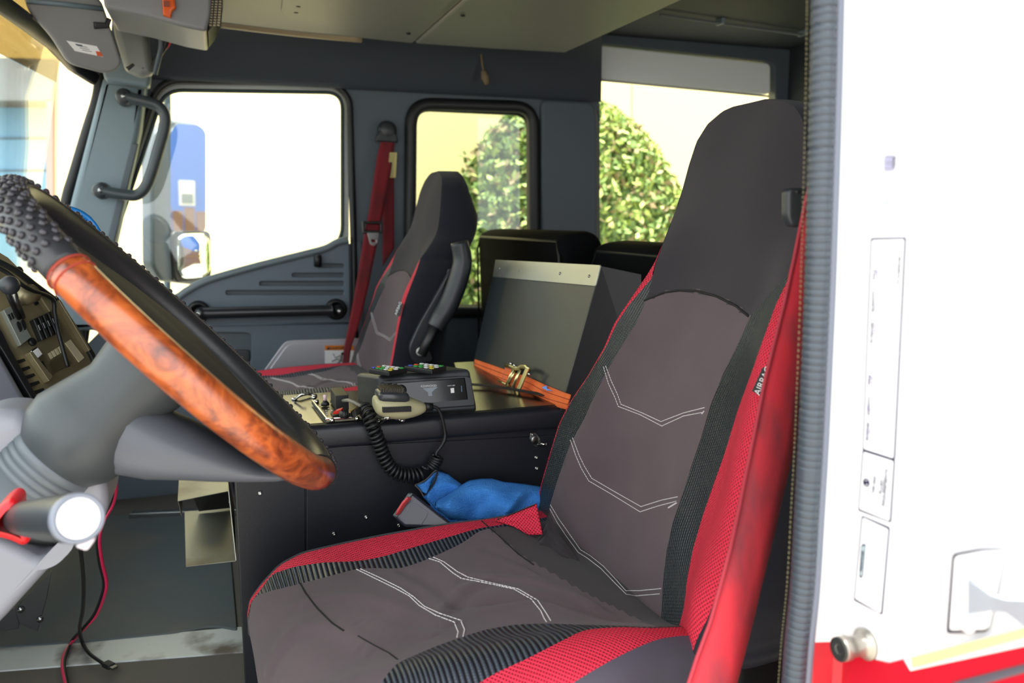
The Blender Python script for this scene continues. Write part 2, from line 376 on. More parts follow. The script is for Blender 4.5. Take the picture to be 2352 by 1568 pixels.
G().tube([DP.h(x, y, .004) for x, y in cr_pts] if False else [DP.h(p.x, p.y, .002) for p in cr_([(255, 745), (395, 688), (430, 667), (470, 646), (520, 630), (600, 608), (700, 583), (748, 570), (775, 556), (800, 551)], 6)], .0125, 10).mk('window_sill', mat('sill_grey', (104, 116, 122), .38, bump=(300, .2)), door, smooth=True)
plate('release_handle', PY(2.883), [(500, 803), (574, 803), (574, 832), (500, 832)], M_black, door, th=.01, r=.01, bev=.004)
G().tube([DP.h(440, 748, .004), DP.h(808, 741, .004)], .0035, 6).mk('panel_ridge', M_door, door, smooth=True)
ku = [(594, 868), (646, 795), (656, 784), (672, 781), (838, 776), (842, 1010), (560, 1010)]
ki = [(604, 870), (652, 802), (662, 792), (676, 789), (834, 785), (834, 1004), (570, 1004)]
M_kst = mat('kick_steel', (186, 186, 192), .4, .7, bump=(90, .3))
kp = plate('kick_plate', PY(2.862), ku, M_kst, door, th=.006, bev=.0025, r=.02)
plate('raised_field', PY(2.858), ki, M_kst, kp, th=.005, bev=.002, r=.02)
# frame and glass of the door window
wo = [(378, 207), (786, 213), (786, 556), (702, 590), (598, 614), (470, 650), (396, 694), (262, 760), (232, 640)]
fo = [(364, 192), (800, 196), (802, 560), (740, 580), (560, 628), (396, 700), (240, 790), (208, 640)]
plate('window_frame', PY(2.925), fo, mat('pale_door_frame', (176, 182, 178), .45), door, th=.03, holes=[wo], hr=[.05], bev=.003, r=.03)
G().tube(ploop(PY(2.92), wo, .055), .006, 8, closed=True).mk('glass_gasket', mat('green_black_gasket', (40, 56, 52), .4), door, smooth=True)
plate('window_glass', PY(2.935), wo, M_gl, door, th=.004, bev=.0005, r=.05)
# pull bar with its round cups
pb_ = G().tube([PY(2.82).h(p.x, p.y) for p in cr_([(464, 719), (480, 719), (560, 717), (740, 713), (764, 712)], 5)], lambda t: .0185+.004*(abs(t-.5)*2)**6, 14).mk('pull_bar', mat('bar_black', (34, 36, 40), .28), door, smooth=True)
for x, y, sx_ in ((456, 716, 6), (772, 710, 4)):
    G().lathe(PY(2.862).h(x, y), (0, -1, 0), [(.036, -.02), (.036, .004), (.030, .010), (.024, .010), (.020, -.004), (0, -.006)], 24).mk('bar_cup', M_rub, door, smooth=True)
    G().tube([PY(2.868).h(x+sx_, y+3), PY(2.82).h(x+sx_, y+3)], .020, 12).mk('bar_end', mat('bar_black', ()), door, smooth=True)
    G().lathe(PY(2.80).h(x+sx_-(5 if x < 600 else -5), y+5), (0, -1, 0), [(.009, -.01), (.009, .002), (.004, .004), (0, .004)], 12).mk('bar_screw', M_steel, door, smooth=True)
# lock button on the sill
lk = G().tube([DP.h(730, 612, .018), DP.h(730, 592, .02), DP.h(730, 588, .016)], .013, 12).mk('lock_button', M_rub, door, smooth=True)
# ---- windows 2 and 3
W2 = st(thing('window_2', 'small rear quarter window with a thick black rubber surround', 'window', (.87, 2.9, .8)))
G().tube(ploop(PY(2.895), [(944, 238), (1226, 246), (1228, 716), (940, 716)], .075), .022, 12, closed=True).mk('rubber_surround', M_rub, W2, smooth=True)
plate('outer_frame', PY(2.93), [(920, 210), (1250, 225), (1250, 740), (915, 740)], M_rub, W2, th=.02, holes=[w2], hr=[.05], bev=.003, r=.02)
plate('pane', PY(2.94), w2, M_glt, W2, th=.004, bev=.0005, r=.05)
W3 = st(thing('window_3', 'tall side window with a pale grey blind at its top', 'window', (1.7, 2.9, .8)))
plate('outer_frame', PY(2.95), [(1362, 80), (1800, 130), (1810, 740), (1362, 740)], M_rub, W3, th=.02, holes=[w3], hr=[.03], bev=.003, r=.02)
plate('upper_panel', PY(2.925), [(1379, 104), (1770, 146), (1770, 216), (1740, 216), (1379, 184)], mat('pale_grey_panel', (232, 238, 238), .5), W3, th=.02, r=.02, bev=.006)
G().tube([PY(2.915).h(1379, 184), PY(2.915).h(1765, 221)], .004, 8).mk('panel_edge', mat('pale_edge', (190, 190, 180), .4), W3, smooth=True)
plate('pane', PY(2.955), w3, M_gln, W3, th=.004, bev=.0005, r=.03)
# bright reveal beyond the quarter window pillar (soft roll of the pillar trim)
plt_ = plate('trim_6', PY(2.885), [(1243, 226), (1360, 232), (1374, 260), (1374, 700), (1243, 700)], M_dgrey, th=.03, bev=.012, r=.03, seg=3); st(plt_)
# ---- passenger A pillar
PA = PY(2.80)
st(plate('trim_7', PA, [(236, 176), (336, 192), (322, 300), (262, 572), (232, 760), (120, 760), (146, 520), (172, 420)], M_pillar, th=.10, bev=.02, r=.01, seg=4))
st(G().tube([PY(2.84).h(p.x, p.y) for p in cr_([(208, 60), (224, 150), (228, 185), (222, 230), (200, 300), (170, 400), (150, 470), (118, 640)], 5)], .016, 8).mk('trim_8', M_rub, smooth=True))
st(plate('trim_9', PY(2.79), [(300, 330), (318, 330), (258, 576), (238, 576)], M_dgrey, th=.02, bev=.004))
# grab handle on the pillar
gh = thing('grab_handle', 'dark grey bent tube grab handle bolted to the windscreen pillar', 'grab handle', PY(2.74).h(300, 440))
PG = PY(2.73)
G().tube([PG.h(p.x, p.y) for p in cr_([(288, 222), (312, 228), (340, 235), (362, 243), (378, 264), (377, 296), (362, 350), (345, 405), (330, 435), (312, 448), (290, 448), (258, 443), (232, 437)], 6)], .0165, 12).mk('bar', mat('handle_grey', (56, 64, 68), .4), gh, smooth=True)
for x, y in ((284, 220), (230, 437)):
    g = G().lathe(PG.h(x, y, .012), (0, 1, 0), [(.018, 0), (.023, .006), (.023, .03), (.026, .05)], 16); g.mk('mount', M_black, gh, smooth=True)
    G().lathe(PG.h(x, y, .016), (0, 1, 0), [(.0, 0), (.007, .0), (.008, .004)], 10).mk('bolt', M_steel, gh, smooth=True)
# windscreen frame and glass
wf = st(thing('window_1', 'windscreen with a black rubber header', 'window', (-.45, 2, .9)))
G().tube([on(1, 1.9, -160, -120), on(1, 2.05, -20, -8), on(1, 2.3, 60, 50), on(1, 2.6, 124, 100), on(1, 2.8, 170, 150), on(1, 2.84, 218, 180)], .022, 10).mk('header_rubber', M_rub, wf, smooth=True)
a, b, c_, d_ = V((-.40, 2.86, 1.5)), V((-.62, 1.0, 1.5)), V((-.78, 1.0, .7)), V((-.56, 2.86, .7))
e_, f_ = a.lerp(d_, .24), b.lerp(c_, .24)
mk('glass', [e_, f_, c_, d_], [(0, 1, 2, 3)], M_gl, wf, solid=.005)
mk('shade_band', [a, b, f_, e_], [(0, 1, 2, 3)], M_shade, wf, solid=.005)
# ================================================================== OUTSIDE
b_ = thing('cream_building', 'long cream painted building wall beyond the cab windows', 'building', (0, 7, -1.15))
M_cream = mat('cream_paint', (246, 226, 168), .7, bump=(20, .2))
BY = 7.0
pb = PY(BY)
bay = [(-420, 120), (128, 138), (112, 240), (112, 620), (-420, 620)]
plate('wall', pb, [(-1600, -900), (3600, -900), (3600, 1300), (-1600, 1300)], M_cream, b_, th=.3, holes=[bay], bev=.01)
plate('bay_lintel', PY(BY-.1), [(-420, 118), (128, 136), (118, 232), (-420, 226)], mat('grey_lintel', (118, 120, 120), .8, var=((92, 88, 80), 1.5, .45, .7)), b_, th=.4)
plate('bay_post', PY(BY-.1), [(106, 228), (120, 228), (122, 560), (106, 560)], mat('brown_post', (150, 128, 120), .8), b_, th=.2)
bd = plate('shutter_door', PY(BY+.35), [(-420, 200), (116, 200), (116, 640), (-420, 640)], mat('blue_shutter', (126, 172, 208), .6), b_, th=.05)
for y in (318, 392, 452): plate('door_rail', PY(BY+.34), [(-420, y), (116, y-3), (116, y+2), (-420, y+5)], mat('rail_grey', (96, 120, 140), .6), bd, th=.04)
plate('wall_seam', PY(BY-.003), [(1450, -200), (1453, -200), (1453, 800), (1450, 800)], mat('seam', (205, 180, 120), .7), b_, th=.01)
# blue shed behind the vehicle, seen in the door mirror
bs = thing('blue_shed', 'blue corrugated shed reflected in the door mirror', 'shed', (11, 3.5, -1.15))
g = G(); n = 90
for i in range(n):
    y = -2+i*.096; g.box((11, y, -1.15), (11.04 if i % 2 else 11.1, y+.096, 6))
g.mk('corrugated_wall', mat('blue_sheet', (64, 104, 190), .5), bs)
G().box((10.95, 5.98, .86), (11.0, 6.22, 1.26)).mk('window_frame', M_wh, bs)
G().box((10.93, 6.01, .89), (10.95, 6.19, 1.05)).mk('window_pane', mat('dull_pane', (110, 120, 125), .3), bs)
fe = thing('brown_fence', 'brown timber fence in front of the blue shed', 'fence', (9, 3, -1.15))
g = G()
for i in range(46): g.box((9, -1+i*.16, -1.15), (9.03, -1+i*.16+.14, .80+.05*(i % 2)))
g.mk('boards', mat('brown_boards', (112, 84, 70), .8), fe)
G().box((8.97, -1, .1), (9.0, 6.6, .2)).mk('rail', mat('brown_boards', ()), fe)
# clipped bush
bu = thing('rounded_bush', 'tall rounded green bush against the cream wall', 'bush', (2.35, 6.1, -1.15))
rng = random.Random(3); g = G(); g2 = {}
cen = V((2.55, 6.0, -.2)); RX, RY, RZ = 1.28, .75, 2.05
leaf = [G() for _ in range(3)]
def bush_pt(u, th, k=1):
    z = -1.1+u*(RZ+.9+.0); rr = sqrt(max(0, 1-max(0, (z-cen.z)/RZ)**2))**1.05
    return V((cen.x+RX*rr*cos(th)*k, cen.y+RY*rr*sin(th)*k, z))
for i in range(15000):
    u = rng.random()**.9; th = rng.uniform(-pi, .25) if rng.random() < .9 else rng.uniform(-pi, pi)
    p = bush_pt(u, th, rng.uniform(.86, 1.03)+.05*sin(7*th+u*9))
    e = V((rng.uniform(-1, 1), rng.uniform(-1, 1), rng.uniform(-1, 1))).normalized(); f = e.cross(V((rng.uniform(-1, 1), rng.uniform(-1, 1), rng.uniform(-1, 1)))).normalized()
    s = rng.uniform(.014, .030)
    leaf[rng.choice((0, 0, 1, 1, 2))].add([p-e*s*1.6, p+f*s*.8, p+e*s*1.6, p-f*s*.8], [(0, 1, 2, 3)])
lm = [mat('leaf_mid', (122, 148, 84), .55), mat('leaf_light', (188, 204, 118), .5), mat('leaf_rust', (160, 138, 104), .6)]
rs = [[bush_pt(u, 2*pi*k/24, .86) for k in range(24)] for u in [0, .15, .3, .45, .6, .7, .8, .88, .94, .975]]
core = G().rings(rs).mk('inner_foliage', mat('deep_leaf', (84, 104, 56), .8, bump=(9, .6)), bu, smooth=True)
all_v = []; all_f = []; mi = []
for k, q in enumerate(leaf):
    o_ = len(all_v); all_v += q.v; all_f += [tuple(i+o_ for i in f) for f in q.f]; mi += [k]*len(q.f)
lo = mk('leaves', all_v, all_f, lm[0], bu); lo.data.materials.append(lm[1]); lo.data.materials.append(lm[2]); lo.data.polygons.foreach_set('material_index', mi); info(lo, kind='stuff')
# door mirror
mr = thing('door_mirror', 'tall chrome backed door mirror with a small round-cornered wide-angle mirror at its foot', 'mirror', (-.45, 3.25, .75))
mo = on(1, 3.25, 420, 460)
mn = Pl(mo, V((.80, -.60, -.02)))
mh = plate('housing', mn, [(360, 300), (398, 274), (455, 282), (474, 300), (474, 600), (478, 630), (462, 655), (372, 645), (352, 610), (350, 340)], mat('mirror_case', (92, 100, 106), .4, .2), mr, th=.05, bev=.012, r=.02, off=-.002)
plate('flat_glass', mn, [(390, 306), (404, 284), (456, 288), (471, 302), (471, 530), (390, 530)], mat('mirror_glass', (235, 240, 240), .015, 1), mr, th=.006, bev=0, r=.02, off=.003)
# convex lower mirror: a shallow dome
g = G(); q2 = [mn.p2(x, y) for x, y in ((396, 536), (475, 536), (476, 632), (400, 642))]
cx = sum(a for a, b in q2)/4; cy = sum(b for a, b in q2)/4; hx = (q2[1][0]-q2[0][0])/2; hy = (q2[0][1]-q2[3][1])/2
rs = []
for i in range(9):
    t = i/8; k = 1-t
    ring = []
    for j in range(32):
        th = 2*pi*j/32; ex = abs(cos(th))**.5*(1 if cos(th) > 0 else -1); ey = abs(sin(th))**.5*(1 if sin(th) > 0 else -1)
        ring.append(mn.w(cx+hx*ex*max(k, .001), cy+hy*ey*max(k, .001), .016+.012*(1-k*k)))
    rs.append(ring)
G().rings(rs).mk('convex_glass', mat('mirror_glass', ()), mr, smooth=True)
plate('convex_bezel', mn, [(388, 530), (478, 530), (480, 638), (396, 650)], M_rub, mr, th=.02, bev=.006, r=.03, off=.014)
G().tube([on(1, 3.3, 385, 290), on(1, 3.3, 383, 170), on(1, 2.95, 352, 120)], .012, 8).mk('upper_arm', M_pillar, mr, smooth=True)
G().tube([on(1, 3.3, 384, 640), on(1, 3.3, 384, 760), on(1, 2.93, 360, 790)], .012, 8).mk('lower_arm', M_pillar, mr, smooth=True)
# ================================================================== OVERHEAD
oc = thing('overhead_console', 'large grey overhead console panel with seams and screws', 'overhead console', (.6, 2.2, 1.45))
pc = PZ(1.45, -1)
pc = Pl((0, 1.5, 1.45), (0, 0, -1), (1, 0, 0))
oo = [(500, 52), (560, 62), (700, 76), (830, 88), (950, 101), (1300, 122), (1576, -2), (1700, -70), (1760, -130), (420, -330), (470, 0)]
plate('rear_panel', pc, [(952, 101), (1130, 113), (1300, 122), (1576, -2), (1700, -70), (1180, -100)], M_over, oc, th=.10, bev=.012, seg=3, r=.01)
plate('front_panel', pc, [(500, 52), (560, 60), (700, 76), (830, 88), (948, 100), (1176, -100), (700, -160), (520, -120), (500, 0)], M_over, oc, th=.09, bev=.006, seg=3, r=.01)
plate('hatch', Pl((0, 1.5, 1.443), (0, 0, -1), (1, 0, 0)), [(645, 28), (660, 42), (800, 70), (1000, 40), (1130, -80), (660, -90)], M_over, oc, th=.006, bev=.003, r=.03)
G().tube([pc.h(p.x, p.y, .0) for p in cr_([(505, 54), (600, 66), (700, 77), (830, 89)], 5)], .012, 8).mk('edge_lip', mat('beige_lip', (150, 134, 104), .5), oc, smooth=True)
for x, y in ((685, 16), (680, 30), (1063, 38), (938, 79)):
    G().lathe(pc.h(x, y, .008), (0, 0, 1), [(.0, -.001), (.006, 0), (.007, .004)], 10).mk('screw', M_rub, oc, smooth=True)
# front overhead box with perforated end
fb = thing('overhead_locker', 'grey overhead locker with a slotted end panel beside the sun visor', 'locker', (-.1, 2.2, 1.4))
pfb = PY(2.18)
plate('body', pfb, [(228, -60), (488, -60), (484, 30), (474, 72), (420, 62), (335, 38), (240, 18)], mat('locker_plastic', (112, 112, 114), .45, bump=(300, .2)), fb, th=.25, bev=.008, r=.008)
ve = plate('vent_panel', PY(2.20), [(484, -60), (516, -60), (508, 20), (492, 55), (478, 72)], M_rub, fb, th=.2, bev=.003)
g = G()
for i in range(14):
    for k in range(3): g.obox(PY(2.195).h(490+k*9-i*.5, -20+i*6), (1, 0, 0), (0, 1, 0), (0, 0, 1), .006, .004, .0035)
g.mk('slots', mat('slot_beige', (140, 128, 100), .6), ve)
ml = thing('marker_light', 'small amber lens clipped under the overhead locker', 'marker light', pfb.h(386, 20))
plate('lens', PY(2.165), [(372, -10), (400, -10), (404, 18), (396, 24), (392, 40), (374, 34)], mat('amber_lens', (206, 84, 20), .2), ml, th=.02, bev=.004, r=.003)
G().box(PY(2.16).h(382, 8)-V((.006, 0, .006)), PY(2.16).h(382, 8)+V((.006, .006, .006))).mk('clip', mat('brown_clip', (120, 44, 14), .4), ml)
# visor
sv = thing('sun_visor', 'grey folded sun visor with a white sticker near its lower corner', 'sun visor', PY(2.3).h(170, 100))
pv = Pl(PY(2.3).h(160, 80), V((.35, -.9, -.25)))
vo = [(52, -30), (232, -6), (246, 34), (284, 152), (250, 172), (158, 148), (118, 84), (66, 26)]
plate('visor_board', pv, vo, mat('visor_grey', (122, 122, 122), .5, bump=(300, .2)), sv, th=.022, bev=.009, r=.02, seg=3)
G().tube([pv.h(x, y, .003) for x, y in ((60, 2), (150, 10), (236, 20))], .006, 8).mk('folded_edge', M_pillar, sv, smooth=True)
plate('hinge_clip', pv, [(214, 50), (240, 52), (246, 40), (254, 44), (248, 64), (216, 66)], M_rub, sv, th=.016, bev=.003, off=.012)
plate('lower_clip', pv, [(290, 156), (306, 146), (309, 150), (294, 162)], M_rub, sv, th=.016, bev=.002, off=.006)
stk = plate('sticker', pv, [(152, 93), (222, 106), (237, 131), (172, 117)], M_wh, sv, th=.001, bev=.0002, off=.0012)
plate('orange_corner', pv, [(219, 117), (231, 119), (236, 130), (223, 128)], mat('orange_print', (200, 84, 40), .6), stk, th=.0008, bev=.0001, off=.002)
for y in (112, 117, 122): plate('print_line', pv, [(178+(y-112), y-8), (200+(y-112), y-4), (200+(y-112), y-2.8), (178+(y-112), y-6.8)], M_dgrey, stk, th=.0008, bev=.0001, off=.002)
plate('print_block', pv, [(172, 100), (188, 103), (190, 107), (175, 104)], M_dgrey, stk, th=.0008, bev=.0001, off=.002)
# upper pillar trim joining visor, locker and pillar
st(plate('trim_10', PY(2.55), [(246, -30), (338, -30), (338, 60), (350, 168), (322, 176), (286, 160), (262, 80)], mat('pillar_top_grey', (118, 120, 116), .45), th=.06, bev=.02, r=.01, seg=3))
st(plate('trim_11', PY(2.70), [(225, 120), (350, 140), (342, 200), (240, 184)], M_pillar, th=.06, bev=.01, r=.01))
# loose cables behind the locker
for i, (a, b, m_) in enumerate((((395, 60), (352, 150), M_rub), ((385, 55), (362, 120), M_rub), ((398, 80), (366, 128), mat('red_wire', (190, 40, 60), .5)), ((372, 50), (356, 170), M_dgrey))):
    info(G().tube([PY(2.5).h(*a), PY(2.52).h((a[0]+b[0])/2+6, (a[1]+b[1])/2), PY(2.55).h(*b)], .007 if i != 2 else .003, 8).mk('cable', m_, smooth=True), ['black cable nearest the locker corner behind the visor', 'short black cable hanging behind the locker', 'thin red wire running behind the locker corner', 'dark grey cable beside the pillar top'][i], 'cable', 'cables above the pillar')
# rope end hanging under the console
info(G().tube([PY(2.8).h(1102, 100), PY(2.8).h(1108, 150), PY(2.8).h(1112, 168)], .003, 6).add(*(lambda q: (q.v, q.f))(G().tube([PY(2.8).h(1110, 162), PY(2.8).h(1114, 178), PY(2.8).h(1119, 194)], lambda t: .008+.006*sin(t*pi), 8))).mk('pull_cord', mat('beige_cord', (120, 104, 78), .9), smooth=True), 'frayed beige cord end hanging from the dark headliner', 'cord')
# beaded rail on rear ceiling
rl = thing('ceiling_rail', 'thin beaded rail fixed under the dark rear ceiling', 'rail', PZ(1.57).h(1690, 60))
pr_ = Pl((0, 1.5, 1.565), (0, 0, -1), (1, 0, 0))
a, b = pr_.h(1515, 34), pr_.h(1843, 80)
G().tube([a+(b-a)*(i/140) for i in range(141)], lambda t: .0035+.0018*(1 if int(t*140) % 2 else 0), 6).mk('beads', mat('dull_bead', (96, 102, 102), .5), rl)
for t in (.4, 1): 
    c0 = a+(b-a)*t; G().box(c0-V((.006, .02, .004)), c0+V((.006, .02, .014))).mk('bracket', M_pillar, rl)
# ================================================================== SEATS
YC = 1.06
def solve(surf, poly, ya, yb, n=70):
    """across position where the surface row crosses a pixel polyline"""
    pv_ = None
    for i in range(n+1):
        y = ya+(yb-ya)*i/n; s_ = sgn_dist(pr(surf(y)), poly)
        if pv_ is not None and (s_ > 0) != (pv_[1] > 0):
            a, sa, b, sb = pv_[0], pv_[1], y, s_
            t = sa/(sa-sb) if sa != sb else .5; return a+(b-a)*t
        pv_ = (y, s_)
    return None
def fill(L):
    k = [i for i, v in enumerate(L) if v is not None]
    for i in range(len(L)):
        if L[i] is None:
            lo = [j for j in k if j < i]; hi = [j for j in k if j > i]
            if lo and hi: a, b = lo[-1], hi[0]; L[i] = L[a]+(L[b]-L[a])*(i-a)/(b-a)
            else: L[i] = L[(lo or hi)[-1 if lo else 0]]
    return L
def band_mesh(name, pts, m, parent, keep=None, sub=0):
    """pts[row][col] grid of points -> smooth mesh with metric uv"""
    R, K = len(pts), len(pts[0]); vs = [p for r in pts for p in r]; uv = []
    vacc = 0
    for i, r in enumerate(pts):
        if i: vacc += (r[K//2]-pts[i-1][K//2]).length
        ua = 0
        mid = K//2; us = [0]
        for j in range(1, K): ua += (r[j]-r[j-1]).length; us.append(ua)
        uv += [(u-us[mid], vacc) for u in us]
    fs = []
    for i in range(R-1):
        for j in range(K-1):
            q = (i*K+j, i*K+j+1, (i+1)*K+j+1, (i+1)*K+j)
            if (vs[q[0]]-vs[q[1]]).length + (vs[q[2]]-vs[q[3]]).length < .0004: continue
            if keep and not keep(i, j): continue
            fs.append(q)
    o = mk(name, vs, fs, m, parent, smooth=True, uv=uv)
    return o
seat = thing('truck_seat', 'nearest high-backed seat in grey cover with red mesh stripes and AIRBAG tag', 'seat', (.35, 1.06, 0), 'high-backed front seats in matching covers')
# ---------------- backrest
def hw(z): return interp([(.3, .235), (.7, .24), (.80, .225), (.86, .19), (.92, .17), (1.1, .165)], z)
def bol(z): return interp([(.3, .02), (.42, .045), (.6, .048), (.74, .04), (.84, .02), (.92, 0), (1.1, 0)], z)
def hwf(z): return interp([(.3, .27), (.5, .285), (.7, .27), (.80, .235), (.86, .222), (.92, .232), (1.1, .24)], z)
def xs(z): return .568+.30*(z-.37)+.012*math.exp(-((z-.55)/.12)**2)-.012*math.exp(-((z-.74)/.10)**2) + (.55*max(0, z-1.02)**1.5)
def wr(y, z): return .0022*sin(26*y+9*z)*sin(14*z-6*y)+.0015*sin(61*y-40*z)*math.exp(-((z-.42)/.12)**2)
def bx(y, z):
    far_ = y > YC; t = (y-YC)/hwf(z) if far_ else (YC-y)/hw(z)
    tb = min(t, .88) if far_ else t
    x = xs(z)-bol(z)*math.exp(-((tb-.88)/.28)**2)+.004
    if not far_ and t > .9: x += .5*hw(z)*(t-.9)**2
    if z > .84: x += .022*min(1, (z-.84)/.06)*min(t, 1.15)**2*(.6 if far_ else 1)
    return x+wr(y, z)*(1 if t < 1 else 0)
def bsurf(z): return lambda y: V((bx(y, z), y, z))
E0 = [(1745, 226), (1700, 238), (1660, 255), (1625, 285), (1600, 325), (1582, 380), (1566, 440), (1545, 500), (1522, 560), (1505, 605), (1496, 640), (1446, 698), (1418, 740), (1390, 800), (1350, 865), (1310, 925), (1285, 975), (1262, 1050), (1245, 1110), (1235, 1160), (1240, 1200), (1258, 1260), (1290, 1400)]
E00 = [(1745, 226), (1700, 238), (1660, 255), (1625, 285), (1600, 325), (1582, 380), (1566, 440), (1545, 500), (1522, 560), (1505, 600), (1487, 630), (1425, 721), (1410, 745), (1388, 798), (1350, 863)] + [(1308, 925), (1283, 975), (1260, 1050), (1243, 1110), (1233, 1160), (1238, 1200), (1256, 1260), (1288, 1400)]
E1 = [(1746, 226), (1701, 238), (1661, 255), (1626, 285), (1601, 325), (1583, 380), (1567, 440), (1546, 500), (1523, 560), (1506, 605), (1498, 640), (1488, 680), (1462, 740), (1425, 800), (1395, 850), (1365, 910), (1340, 965), (1310, 1020), (1288, 1080), (1272, 1130), (1262, 1165), (1268, 1210), (1290, 1270), (1330, 1400)]
En = [(1762, 228), (1800, 233), (1826, 245), (1843, 272), (1851, 330), (1856, 400), (1858, 470), (1855, 540), (1838, 590), (1818, 625)]
E2 = En+[(1785, 655), (1722, 728), (1695, 790), (1660, 860), (1632, 930), (1612, 1000), (1588, 1070), (1566, 1140), (1545, 1200), (1532, 1260), (1524, 1320), (1520, 1380), (1518, 1470)]
E3 = En+[(1804, 655), (1782, 700), (1760, 760), (1730, 845), (1695, 940), (1668, 1030), (1640, 1110), (1612, 1190), (1592, 1260), (1578, 1330), (1572, 1390), (1558, 1445), (1550, 1500)]
E4 = En+[(1822, 650), (1820, 700), (1800, 780), (1770, 880), (1745, 960), (1722, 1060), (1700, 1150), (1680, 1240), (1655, 1340), (1625, 1420), (1600, 1470), (1590, 1500)]
zs = [.325+(1.02-.325)*i/90 for i in range(91)]+[1.02+.064*(1-(1-i/12)**1.6) for i in range(1, 13)]
B = [[], [], [], [], [], []]
for z in zs:
    s_ = bsurf(z)
    for k, E in enumerate((E00, E0, E1, E2, E3, E4)):
        B[k].append(solve(s_, E, 1.42, .70) if k < 3 else solve(s_, E, .70, 1.42))
for k in range(6): fill(B[k])
for i in range(len(zs)):
    for k in range(1, 6): B[k][i] = min(B[k][i], B[k-1][i])
def grid(ka, kb, n, f=None):
    out = []
    for i, z in enumerate(zs):
        a, b = B[ka][i], B[kb][i]; s_ = bsurf(z)
        out.append([s_(a+(b-a)*j/n) for j in range(n+1)])
    return out
neck = 33
ctr = grid(2, 3, 72)
NA = [(1480, 690), (1494, 684), (1528, 671), (1560, 667), (1600, 668), (1645, 680), (1690, 702), (1724, 730)]
def above(p): x, y = pr(p); return y < interp(NA, x)
col_split = []
iscen = [[not above((ctr[i][j]+ctr[min(i+1, len(zs)-1)][min(j+1, 72)])/2) for j in range(73)] for i in range(len(zs))]
s_head = band_mesh('headrest', ctr, M_hfab, seat, keep=lambda i, j: not iscen[i][j])
s_ctr = band_mesh('backrest_panel', ctr, M_fab, seat, keep=lambda i, j: iscen[i][j])
s_c1 = band_mesh('side_strip', grid(1, 2, 10), M_carb, seat)
s_c2 = band_mesh('side_strip', grid(3, 4, 12), M_carb, seat)
s_m2 = band_mesh('mesh_stripe', grid(4, 5, 12), M_mesh, seat)
# far red stripe folds over the edge to the side
far = []; side_n = []; side_f = []
for i, z in enumerate(zs):
    a, b = B[0][i], B[1][i]; s_ = bsurf(z); p = s_(a); tp = 1-max(0, (z-1.03)/.054)
    tp = max(.12, min(1, tp))**.5
    far.append([s_(b), s_(a), p+V((.010, .006*tp, 0)), p+V((.03, .012*tp, 0))])
    p2_ = s_(B[5][i]); th = interp([(.3, .20), (.5, .16), (.8, .13), (.95, .12), (1.09, .06)], z)
    m_ = (p+p2_)/2
    e = .014*tp
    w_ = (p.y-p2_.y)
    far_p = p+V((.03, .012*tp, 0))
    near = [p2_, p2_+V((.008, -e*.5, 0)), p2_+V((.03, -e, 0)), p2_+V((th*.5, -e*1.15, 0)), p2_+V((th*.85, -e*.6, 0)), p2_+V((th, w_*.08, 0)), V((max(p2_.x, p.x)+th, m_.y, z)), V((p.x+th, p.y-w_*.08, z)), p+V((th*.85, e*.6, 0)), p+V((th*.5, e*1.15, 0)), far_p]
    side_n.append(near)
red_i = [i for i, z in enumerate(zs) if z < .86]
s_m1 = band_mesh('mesh_stripe', far[:max(red_i)+1], M_mesh, seat)
band_mesh('headrest_edge', far[max(red_i):], M_hfab, seat)
s_side = band_mesh('back_cover', side_n, M_side, seat)
# top cap
tp_ring = ctr[-1][::1]+side_n[-1][1:]
G().add(tp_ring, [tuple(range(len(tp_ring)))]).mk('top_cap', M_hfab, seat)
# ---------------- cushion
prof = cr_([(.062, .15), (.036, .19), (.020, .24), (.020, .285), (.038, .328), (.08, .358), (.15, .372), (.26, .377), (.36, .378), (.45, .374), (.52, .362), (.575, .342), (.63, .31)], 10)
CREASE = []
for amp, wd_, L in ((.0035, .014, [(690, 1355), (800, 1360), (900, 1385), (1010, 1425)]), (-.005, .012, [(925, 1310), (985, 1338), (1025, 1372), (1040, 1385)]), (.004, .010, [(1080, 1320), (1180, 1322), (1260, 1335), (1360, 1380)]),
                    (.0035, .012, [(1025, 1395), (1065, 1350), (1120, 1330)]), (-.004, .012, [(1130, 1380), (1240, 1370), (1330, 1392), (1430, 1425)]), (.0045, .02, [(600, 1440), (680, 1410), (760, 1425), (820, 1470)]),
                    (.003, .008, [(1200, 1300), (1290, 1340), (1400, 1400)]), (-.003, .009, [(1110, 1260), (1200, 1290), (1300, 1350)]), (.003, .012, [(840, 1420), (900, 1440), (980, 1450)])):
    CREASE.append((amp, wd_, [tuple(PZ(.377).h(*q).xy) for q in L]))
def crease(x, y):
    s = 0
    for a, w_, L in CREASE:
        d = sgn_dist((x, y), L)/w_
        if abs(d) < 3: s += a*d*math.exp(-d*d)*1.6+a*.5*math.exp(-d*d)
    return s
_cc = {}
def cr_wave(x, y):
    k = (round(x, 3), round(y, 3))
    if k not in _cc: _cc[k] = crease(*k)
    return _cc[k]
def cw(s_): return .235
